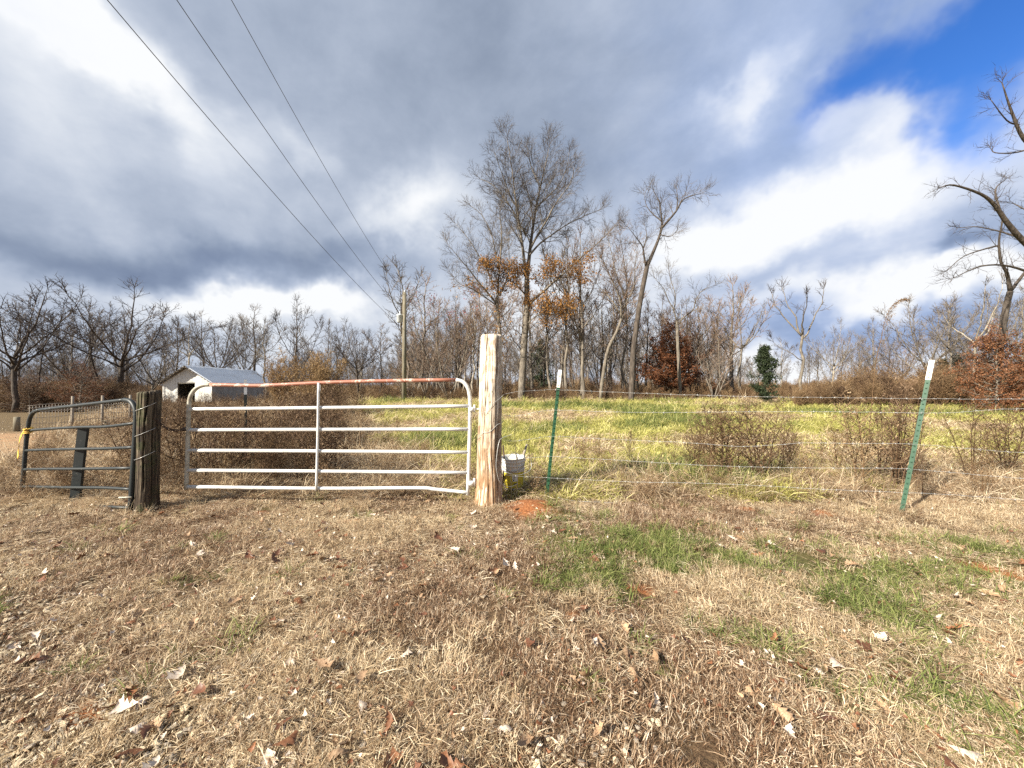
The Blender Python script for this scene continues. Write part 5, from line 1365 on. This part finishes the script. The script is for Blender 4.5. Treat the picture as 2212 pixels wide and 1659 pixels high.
# short dry lawn before the fence
x, y, rs = wedge(14000, .75, 5.4, .85, 1)
k = keep(x, y, rs, (1 - .96 * dirt(x, y)) * (1 - .97 * sst(.35, -.35, road_dist(x, y))) * (.30 + .95 * sst(.3, .7, fbm(x, y, 2.6))) * (1 - .6 * green_lawn(x, y)))
x, y = x[k], y[k]; P, rot, scl = pose(x, y, rs, .7, 1.25)
pat = fbm(x, y, .9, 3) + .15 * sst(-.5, 3, x) - .05
pick = np.where(rs.rand(len(x)) < sst(.40, .66, pat), 5 + rs.randint(0, 3, len(x)), rs.randint(0, 5, len(x)))
scatter('grass', 'lawn', P, rot, scl, 'short dry lawn grass in front of the gate', pick)
x, y, rs = wedge(5200, .75, 5.6, .85, 2)
k = keep(x, y, rs, (1 - .98 * dirt(x, y)) * (1 - .96 * sst(.3, -.3, road_dist(x, y))) * sst(.35, .7, fbm(x, y, 1.1)))
x, y = x[k], y[k]; P, rot, scl = pose(x, y, rs, .6, 1.2, .08)
scatter('grass', 'thatch', P, rot, scl, 'flattened straw lying over the dry lawn')
x, y, rs = wedge(9000, .9, 5.6, .85, 3)
k = keep(x, y, rs, np.clip(green_lawn(x, y) * sst(.32, .62, fbm(x, y, 3.2)) * 1.3 + .012, 0, 1) * (1 - .9 * dirt(x, y)))
x, y = x[k], y[k]; P, rot, scl = pose(x, y, rs, .6, 1.15)
scatter('grass', 'green', P, rot, scl, 'fresh green grass tufts in the dry lawn')
# the green field
x, y, rs = wedge(36000, 4.4, 30.0, 1.7, 4, 1.36, 1.0)
fm = field_mask(x, y); k = keep(x, y, rs, fm * (.55 + .6 * fbm(x, y, .5)))
x, y = x[k], y[k]; P, rot, scl = pose(x, y, rs, .6, 1.45, .14, 1 + (y - 5) / 16.0)
pat = fbm(x, y, .28, 4); pick = np.where(rs.rand(len(x)) < sst(.46, .66, pat) * .85, 5 + rs.randint(0, 2, len(x)), rs.randint(0, 5, len(x))); pick = np.where((pat < .38) & (rs.rand(len(x)) < .5), 7, pick)
scatter('grass', 'field', P, rot, scl, 'long yellow green grass of the field beyond the fence', pick)
# rank straw along the fence and under the gate
x, y, rs = wedge(9000, 4.25, 8.0, 1.3, 5, 1.40, 1.0)
strip = sst(4.25, 4.7, y + .3 * (x < -.2) * 0) * (1 - sst(4.9, 6.6, y + 1.6 * (fbm(x, y, .8) - .5)))
strip = strip * np.where(x > -.2, 1.0, .55)
k = keep(x, y, rs, np.maximum(strip * np.where(x > -.2, .6, .85), .35 * (1 - field_mask(x, y)) * sst(4.6, 5.2, y)) * (1 - .95 * dirt(x, y)) * (1 - sst(.2, -.5, road_dist(x, y))))
k &= ~((np.abs(x + .27) < .5) & (y < 4.3))
x, y = x[k], y[k]; P, rot, scl = pose(x, y, rs, .45, 1.0, .25)
scatter('dry_grass', 'straw', P, rot, scl, 'rank bent straw along the fence line and behind the gate')
# tufts grown up round the feet of posts
rs = np.random.RandomState(31); ft = [(BPX, FY, .17), (SPX, SPY, .12), (.41, T1Y, .05), (3.9, T2Y, .05), (-1.7, FY + .02, .05), (-.45, FY, .05), (-3.5, FY, .06), (-4.6, 4.25, .06), (-5.5, 4.5, .06)]
px_, py_ = [], []
for fx, fy, rr_ in ft:
    for k in range(22):
        a = rs.rand() * 6.28; q = rr_ + rs.rand() * .12; px_.append(fx + q * math.cos(a)); py_.append(fy + q * math.sin(a))
px_, py_ = np.array(px_), np.array(py_); P, rot, scl = pose(px_, py_, rs, .22, .5, .3)
scatter('dry_grass', 'straw', P, rot, scl, 'straw tufts round the feet of the posts')
x, y, rs = wedge(1700, 6.0, 29.0, 1.5, 32); k = keep(x, y, rs, field_mask(x, y) * sst(.42, .7, fbm(x, y, .7))); x, y = x[k], y[k]; P, rot, scl = pose(x, y, rs, .5, .9, .3, 1 + (y - 6) / 22)
scatter('dry_grass', 'straw', P, rot, scl, 'bleached straw tufts through the green field')
# straw beyond, left of the field
x, y, rs = wedge(7000, 6.0, 30.0, 1.4, 6, 1.40, 1.0)
k = keep(x, y, rs, (1 - field_mask(x, y)) * .8 * (1 - sst(.2, -.5, road_dist(x, y)) * (1 - sst(3.5, 5, -road_dist(x, y)))))
x, y = x[k], y[k]; P, rot, scl = pose(x, y, rs, .7, 1.3, .2, 1 + (y - 6) / 20)
scatter('dry_grass', 'straw', P, rot, scl, 'tall dry grass between the track and the green field')
# brown thicket of dead weeds behind the white gate
x, y, rs = wedge(2700, 4.75, 24.0, 1.25, 7, 1.35, .5)
left_of_field = 1 - field_mask(x, y); inx = sst(-1.02, -.90, x / y) * (1 - sst(-.42, -.30, (x + .6) / y)); 
k = keep(x, y, rs, left_of_field * inx * np.where(y < 9, .62, .75))
k &= ~((y < 5.1) & (x > -1.9))
x, y = x[k], y[k]; P, rot, scl = pose(x, y, rs, .48, 1.0, .10, np.clip(.90 + .012 * y, 0, 1.12) * (.72 + .62 * fbm(x, y, .9)))
low_ = np.where((x / y > -.95) & (x / y < -.60) & (y > 5.8), .74, 1.0); scl = scl * low_[:, None]
scatter('weed_thicket', 'thicket', P, rot, scl, 'thicket of dead brown weeds behind the white gate')
x, y, rs = wedge(4200, 4.4, 16.0, 1.3, 8, 1.42, .5)
k = keep(x, y, rs, (1 - field_mask(x, y)) * .30 * (1 - sst(.3, -.4, road_dist(x, y)) * (1 - sst(3.5, 5, -road_dist(x, y)))) * np.where(x > -2.2, .22, .9))
x, y = x[k], y[k]; P, rot, scl = pose(x, y, rs, .4, 1.0, .15)
scatter('low_weeds', 'low', P, rot, scl, 'low dead weeds behind the fence and the black gate')
# brush along the foot of the trees, thicket at the right end of the field
rs = np.random.RandomState(9); n = 2600
y = rs.uniform(28.2, 46, n); x = rs.uniform(-1.42, 1.42, n) * y
P, rot, scl = pose(x, y, rs, .45, 1.0, .1); k = ~((x / y > -.97) & (x / y < -.60)); P, rot, scl = P[k], rot[k], scl[k]
scatter('undergrowth', 'brush', P, rot, scl, 'brown undergrowth along the foot of the trees')
rs = np.random.RandomState(10); n = 420
y = rs.uniform(20.5, 27, n); x = rs.uniform(.735, 1.42, n) * y; top = .75 + .85 * sst(.74, .90, x / y) * (.1 + 1.4 * fbm(x, y, .55))
P, rot, scl = pose(x, y, rs, .65, 1.3, .08, top)
scatter('brown_thicket', 'brush', P, rot, scl, 'brown brush thicket at the right end of the green field')
rs = np.random.RandomState(12); n = 900
y = rs.uniform(22, 36, n); x = rs.uniform(-1.42, -.62, n) * y
P, rot, scl = pose(x, y, rs, .9, 1.8, .1)
k = ~((x / y > -.97) & (x / y < -.60)); scatter('undergrowth', 'brush', P[k], rot[k], scl[k], 'brown undergrowth below the trees on the left')
# woods far behind
fw = []
c = bpy.data.collections.new('source_woods')
for i, (stl, sd) in enumerate((('slender', 1), ('round', 2), ('poplar', 1), ('scrub', 2), ('slender', 3), ('poplar', 2))):
    d = tree_meshes(stl, sd)
    a_ = d['trunk']; b2 = d['crown']
    nv = len(a_.vertices); co = np.empty(nv * 3); a_.vertices.foreach_get('co', co); co2 = np.empty(len(b2.vertices) * 3); b2.vertices.foreach_get('co', co2)
    V_ = np.concatenate([co, co2]).reshape(-1, 3).tolist(); F_ = [tuple(p.vertices) for p in a_.polygons] + [tuple(q + nv for q in p.vertices) for p in b2.polygons]
    me = bpy.data.meshes.new('woods'); me.from_pydata(V_, [], F_); me.materials.append(M['bark_grey' if i % 2 else 'bark_dark']); me.materials.append(M['twig_dark' if i % 2 == 0 else 'twig_grey'])
    me.polygons.foreach_set('material_index', [0] * len(a_.polygons) + [1] * len(b2.polygons)); me.update()
    c.objects.link(bpy.data.objects.new(f'woods_{i:02d}', me))
PROTO['woods'] = c
rs = np.random.RandomState(14); n = 620
y = rs.uniform(36, 105, n); x = rs.uniform(-1.5, 1.5, n) * y; u_ = x / y
hgt = np.where(u_ < -.25, 5.2, np.where(u_ < .55, 8.0, 5.0)) * rs.uniform(.7, 1.25, n) * (1 + (y - 36) / 140)
dens = np.where(u_ < -.2, .8, np.where(u_ < .6, .6, np.where(u_ < 1.05, .22, .6)))
k = (rs.rand(n) < dens) & ~((u_ > -.98) & (u_ < -.62) & (y < 74)); x, y, hgt = x[k], y[k], hgt[k]
P = np.stack([x, y, ground_z(x, y)], 1); rot = np.stack([0 * x, 0 * x, rs.rand(len(x)) * 6.28], 1); s_ = hgt / 10
scatter('distant_woods', 'woods', P, rot, np.stack([s_ * 1.1, s_ * 1.1, s_], 1), 'distant bare woods behind the barn and the field')
rs = np.random.RandomState(15); n = 1500
y = rs.uniform(46, 120, n); x = rs.uniform(-1.5, 1.5, n) * y; k = ~((x / y > -.98) & (x / y < -.62) & (y < 72)); x, y = x[k], y[k]
P, rot, scl = pose(x, y, rs, .8, 2.0, .1, np.where(x / y > .6, .8, 1.0) * (.8 + y / 160))
scatter('distant_brush', 'brush', P, rot, scl, 'brown brush far behind the trees closing the view')

# ---- single dead weeds that stand out
WG = 'dead weeds standing along the wire fence'
def weed(me, u, vb, vt, Y, label, rz=0.0, wide=1.0, lean=(0, 0), name='dead_weed', group=WG, base_h=1.15):
    p = W(u, vt, Y); z = gz(p.x, Y); o = link(name, me, None, (p.x, Y, z)); s_ = (p.z - z) / (base_h * .98); o.scale = (s_ * wide, s_ * wide, s_); o.rotation_euler = (lean[0], lean[1], rz)
    return prop(o, label, 'weed', group)
weed(WEEDS_BUSHY[0], 1560, 1090, 862, 5.3, 'broad bushy brown weed behind the wires midway between the two green posts', .3, 1.15, base_h=1.1)
weed(WEEDS_BUSHY[1], 1640, 1090, 850, 5.1, 'tallest of the bushy brown weeds midway between the two green posts', 1.6, 1.05, base_h=1.1)
weed(WEEDS_BUSHY[2], 1500, 1075, 905, 5.6, 'lower bushy brown weed on the first steel post side of the tall bushy weeds', 2.6, 1.0, base_h=1.1)
weed(WEEDS_BUSHY[1], 1700, 1075, 915, 5.8, 'sparse bushy weed on the leaning post side of the tall bushy weeds', 4.0, .9, base_h=1.1)
weed(WEEDS[0], 1868, 1105, 838, 4.9, 'slim upright brown weed left of the leaning green post', .2, 1.1)
weed(WEEDS_BUSHY[2], 1930, 1100, 826, 4.8, 'many-branched brown weed directly behind the leaning green post', 1.2, .8, base_h=1.1)
weed(WEEDS[2], 1812, 1090, 890, 5.6, 'small thin weed two weeds left of the leaning green post', 2.2, .9)
weed(WEEDS_DARK[0], 1772, 1085, 945, 5.6, 'short dark curled weed standing alone in the green grass left of the leaning post', 0, .55, base_h=1.1)
weed(WEEDS[1], 2095, 1100, 860, 5.0, 'thin brown weed right of the leaning green post', .8, .9)
weed(WEEDS_BUSHY[0], 2175, 1090, 880, 5.4, 'bushy weed at the right edge behind the wires', 2.8, 1.0, base_h=1.1)
weed(WEEDS_DARK[1], 1996, 1100, 945, 4.3, 'dark withered weed at the foot of the leaning green post', 1.1, .5, base_h=1.1)
weed(WEEDS_DARK[0], 1360, 1060, 925, 6.0, 'small dark weed spike in the green grass right of the first green post', 1.4, .5, base_h=1.1)
weed(WEEDS[3], 1292, 1060, 930, 6.2, 'thin weed spike close to the first green post', 2.0, .5)
weed(WEEDS_DARK[1], 715, 1060, 868, 5.0, 'dark branching sapling-like weed behind the middle of the white gate', .6, 1.25, group=None, base_h=1.1)
weed(WEEDS[1], 1040, 1065, 880, 4.9, 'thin weed between the white gate and the tall timber post', .1, .7)
for k, (u, vb, vt, Y, me_, wd, lab) in enumerate(((1590, 1090, 856, 5.2, WEEDS[0], 1.1, 'upright wispy weed rising in the middle of the bushy weeds'), (1530, 1085, 880, 5.2, WEEDS[2], 1.0, 'wispy thin weed on the left flank of the bushy weeds'), (1672, 1085, 872, 5.4, WEEDS[3], 1.0, 'wispy thin weed on the right flank of the bushy weeds'),
        (1844, 1095, 858, 5.0, WEEDS[3], .9, 'thin weed brushing the left side of the slim upright weed'), (1905, 1095, 850, 5.1, WEEDS[1], 1.0, 'thin weed between the slim upright weed and the many-branched weed'), (1962, 1095, 868, 4.9, WEEDS[0], .9, 'wispy weed just beyond the leaning green post'), (1455, 1070, 930, 5.8, WEEDS[1], .8, 'short thin weed leaning in the grass before the bushy weeds'), (2135, 1090, 868, 5.2, WEEDS[2], 1.0, 'wispy weed next to the bushy weed at the right edge'))):
    weed(me_, u, vb, vt, Y, lab, k * 1.1, wd)
for u, vt, Y, sd, wd, lab in GOLD:
    loc, h = at(u, vt, Y); me_ = weed_mesh('foliage', 'gold_leaf', 360 + sd, 2.7, 11, 1.1, .42, 2.6, .013)
    o = link('leafy_bush', me_, None, loc); s_ = h / 2.75; o.scale = (s_ * wd * 1.7, s_ * wd * 1.7, s_); o.rotation_euler = (0, 0, sd)
    prop(o, lab, 'bush', 'golden bushes behind the gate')
# grey dry stalks by the bucket
for k, (u0, v0, u1, v1, Y, lab) in enumerate(((1118, 1062, 1112, 888, 4.42, 'tall thin grey stalk rising in front of the bucket'), (1141, 1060, 1146, 900, 4.45, 'pale stalk at the bucket side nearest the first green post'), (1103, 1062, 1104, 1000, 4.36, 'short pale stalk next to the tall timber post in front of the bucket'))):
    a_, b2 = W(u0, v0, Y), W(u1, v1, Y); a_.z = gz(a_.x, Y) - .03
    mb = MB(); mb.tube([tuple(q) for q in smooth_path([a_, a_.lerp(b2, .35) + V3(.008, 0, 0), a_.lerp(b2, .7) + V3(-.010, .01, 0), b2], 4)], [.0042, .004, .004, .0036, .0036, .0034, .0034, .003, .003, .0026, .0024, .002, .0015], 5)
    for q in range(3):
        f = .45 + .18 * q; p_ = a_.lerp(b2, f); mb.tube([tuple(p_), tuple(p_ + V3((-1) ** q * .05, .01, .09))], [.002, .001], 4)
    o = mb.build('dry_stalk', M['straw_blade']); prop(o, lab, 'weed', 'dry stalks in front of the bucket')
    rv_attr(o.data, [.75] * len(o.data.vertices))
# tall plume with a drooping seed head
Y = 6.4; root = empty('plume_grass', (W(1872, 900, Y).x, Y, gz(W(1872, 900, Y).x, Y)), 'tall reddish plume grass with drooping seed head left of the leaning green post', 'weed')
st_ = smooth_path([Vector((0, 0, 0))] + [W(u, v, Y) - root.location for u, v in ((1890, 800), (1903, 735), (1913, 690), (1928, 660), (1948, 648), (1958, 650))], 5)
mb = MB(); mb.tube([tuple(p) for p in st_], [.006 - .0048 * i / (len(st_) - 1) for i in range(len(st_))], 5); o = mb.build('stalk', M['weed'], root); rv_attr(o.data, [.4] * len(o.data.vertices))
P = []; R_ = random.Random(2)
mb = MB()
for q in range(34):
    p = lerp_at(st_, .45 + .55 * q / 34); d = V3(.5 + R_.uniform(-.1, .25), R_.uniform(-.25, .25), .25 - .3 * q / 34); L = .20 * (1.1 - q / 40); e = p + d * L; mb.tube([tuple(p), tuple(p.lerp(e, .5) + V3(0, 0, .02)), tuple(e)], [.002, .0015, .001], 3, False)
    for j in range(9): P.append(p.lerp(e, j / 9) + V3(0, 0, .015 * math.sin(j / 9 * 3.1)))
o = mb.build('seed_stems', M['weed'], root); o['kind'] = 'stuff'; rv_attr(o.data, [.5] * len(o.data.vertices))
c = link('seed_head', cards('seed_head', P, .03, M['weed'], 5, .3, .4, .006), root); c['kind'] = 'stuff'

# ---- fallen leaves and stones: the large ones singly, the rest as litter
def oak_leaf(name, seed, mat):
    R_ = random.Random(seed); mb = MB(); n = 9; L = 1.0; prof = [0.03, .10, .24, .13, .34, .17, .38, .20, .02]
    bend = R_.uniform(.6, 2.2); tw = R_.uniform(-.8, .8); fold = R_.uniform(.15, .7); cur = R_.uniform(-.3, .3)
    x = 0; z = 0; ang = -bend * .5
    for i in range(n):
        t = i / (n - 1); wl = prof[i] * R_.uniform(.8, 1.2); wr = prof[i] * R_.uniform(.8, 1.2); lb = .10 if prof[i] > .2 else 0
        q = tw * (t - .5) * 2; yo = cur * math.sin(t * 3.1)
        cy, sy = math.cos(q + fold), math.sin(q + fold); cy2, sy2 = math.cos(q - fold), math.sin(q - fold)
        mb.v += [(x, yo, z), (x + lb, yo + wl * cy, z + wl * sy), (x + lb, yo - wr * cy2, z - wr * sy2 + 2 * wr * math.sin(fold) * 0)]
        x += L / n * math.cos(ang); z += L / n * math.sin(ang); ang += bend / n
    for i in range(n - 1):
        a = i * 3; mb.f += [(a, a + 3, a + 4, a + 1), (a, a + 2, a + 5, a + 3)]; mb.mi += [0, 0]
    zm = min(v[2] for v in mb.v); mb.v = [(v[0] - .45, v[1], v[2] - zm * .8) for v in mb.v]
    b0 = len(mb.v); mb.tube([(mb.v[0][0] - .22, mb.v[0][1] + .03, mb.v[0][2]), mb.v[0]], .014, 3, False)
    return mb.mesh(name, M[mat], True)
LEAVES = [oak_leaf('leaf', 400 + i, m_) for i, m_ in enumerate(('leaf_tan', 'leaf_rust', 'leaf_pale_glint', 'leaf_pale_glint', 'leaf_dark', 'leaf_rust', 'leaf_dark', 'leaf_tan'))]
def stone_mesh(seed, mat):
    rs = np.random.RandomState(seed); bm = bmesh.new(); bmesh.ops.create_icosphere(bm, subdivisions=2, radius=1)
    ax_ = rs.uniform(.75, 1.2, 3); cuts = [(Vector(rs.normal(0, 1, 3)).normalized(), rs.uniform(.45, .85)) for _ in range(11)]
    for v in bm.verts:
        for nrm, dd in cuts:
            e = v.co.dot(nrm) - dd
            if e > 0: v.co -= nrm * e * .97
        v.co = Vector((v.co.x * ax_[0], v.co.y * ax_[1], v.co.z * .62 * ax_[2]))
    me_ = bpy.data.meshes.new('stone'); bm.to_mesh(me_); bm.free(); me_.materials.append(M[mat]); return me_
STONES = [stone_mesh(500 + i, 'stone' if i % 3 else 'stone_grey') for i in range(6)]
protos('litter', LEAVES); protos('gravel', STONES)
R_ = random.Random(77); cnt = 0
while cnt < 290:                                   # fallen oak leaves near the camera
    yy = .95 + 3.9 * R_.random() ** 1.05; xx = R_.uniform(-1.42, 1.42) * yy
    cl = float(fbm(xx, yy, 1.3)) + .10 * (xx < 0.4)
    if R_.random() > max(.12, (cl - .38) * 3.2): continue
    o = link('fallen_leaf', R_.choice(LEAVES), ground); s_ = R_.uniform(.055, .105); o.scale = (s_, s_ * R_.uniform(.8, 1.1), s_)
    o.location = (xx, yy, gz(xx, yy) + R_.uniform(.018, .045)); o.rotation_euler = (R_.gauss(0, .35) + (PI if R_.random() < .3 else 0), R_.gauss(0, .3), R_.uniform(0, 6.28)); cnt += 1
x, y, rs = wedge(15000, .9, 7.0, .9, 21)
k = keep(x, y, rs, np.clip((fbm(x, y, 1.3) - .36) * 2.4 + .3 * sst(1.2, -.6, x), .08, 1)); x, y = x[k], y[k]
P, rot, scl = pose(x, y, rs, .010, .036, .6); P[:, 2] += rs.uniform(.012, .045, len(x)); scatter('leaf_litter', 'litter', P, rot, scl, 'small broken leaves strewn over the dry lawn')
def stone_density(x, y):
    r = sst(.65, -.15, road_dist(x, y))
    for u, v, a, q in ((1180, 1610, .13, .7), (1290, 1640, .14, .6), (1120, 1600, .10, .6), (1010, 1300, .06, .8), (420, 1620, .45, .6), (1110, 1345, .06, .5), (900, 1600, .2, .2), (1370, 1580, .08, .8), (560, 1560, .25, .45), (300, 1480, .3, .6)):
        g = G(u, v); r = r + q * np.exp(-(((x - g.x) / a) ** 2 + ((y - g.y) / a) ** 2))
    return np.clip(r, 0, 1)
cnt = 0
while cnt < 290:
    yy = .95 + 2.6 * R_.random() ** 1.6; xx = R_.uniform(-1.42, 1.42) * yy
    if R_.random() > float(stone_density(xx, yy)) + .012: continue
    o = link('stone', R_.choice(STONES), ground); s_ = R_.choice((.007, .009, .011, .013, .017, .022)) * R_.uniform(.8, 1.2); o.scale = (s_ * R_.uniform(.8, 1.3), s_, s_ * R_.uniform(.7, 1)); o.location = (xx, yy, gz(xx, yy) + s_ * .1 + .010); o.rotation_euler = (R_.gauss(0, .3), R_.gauss(0, .3), R_.uniform(0, 6.28)); cnt += 1
x, y, rs = wedge(60000, .9, 14, 1.7, 23)
k = keep(x, y, rs, stone_density(x, y) * np.clip(1.3 - y / 14, .15, 1) * (1 - sst(2.6, 4.0, -road_dist(x, y)))); x, y = x[k], y[k]
P, rot, scl = pose(x, y, rs, .006, .016, .4); P[:, 2] += .008; scatter('gravel', 'gravel', P, rot, scl, 'fine pale gravel along the verge of the sandy track')
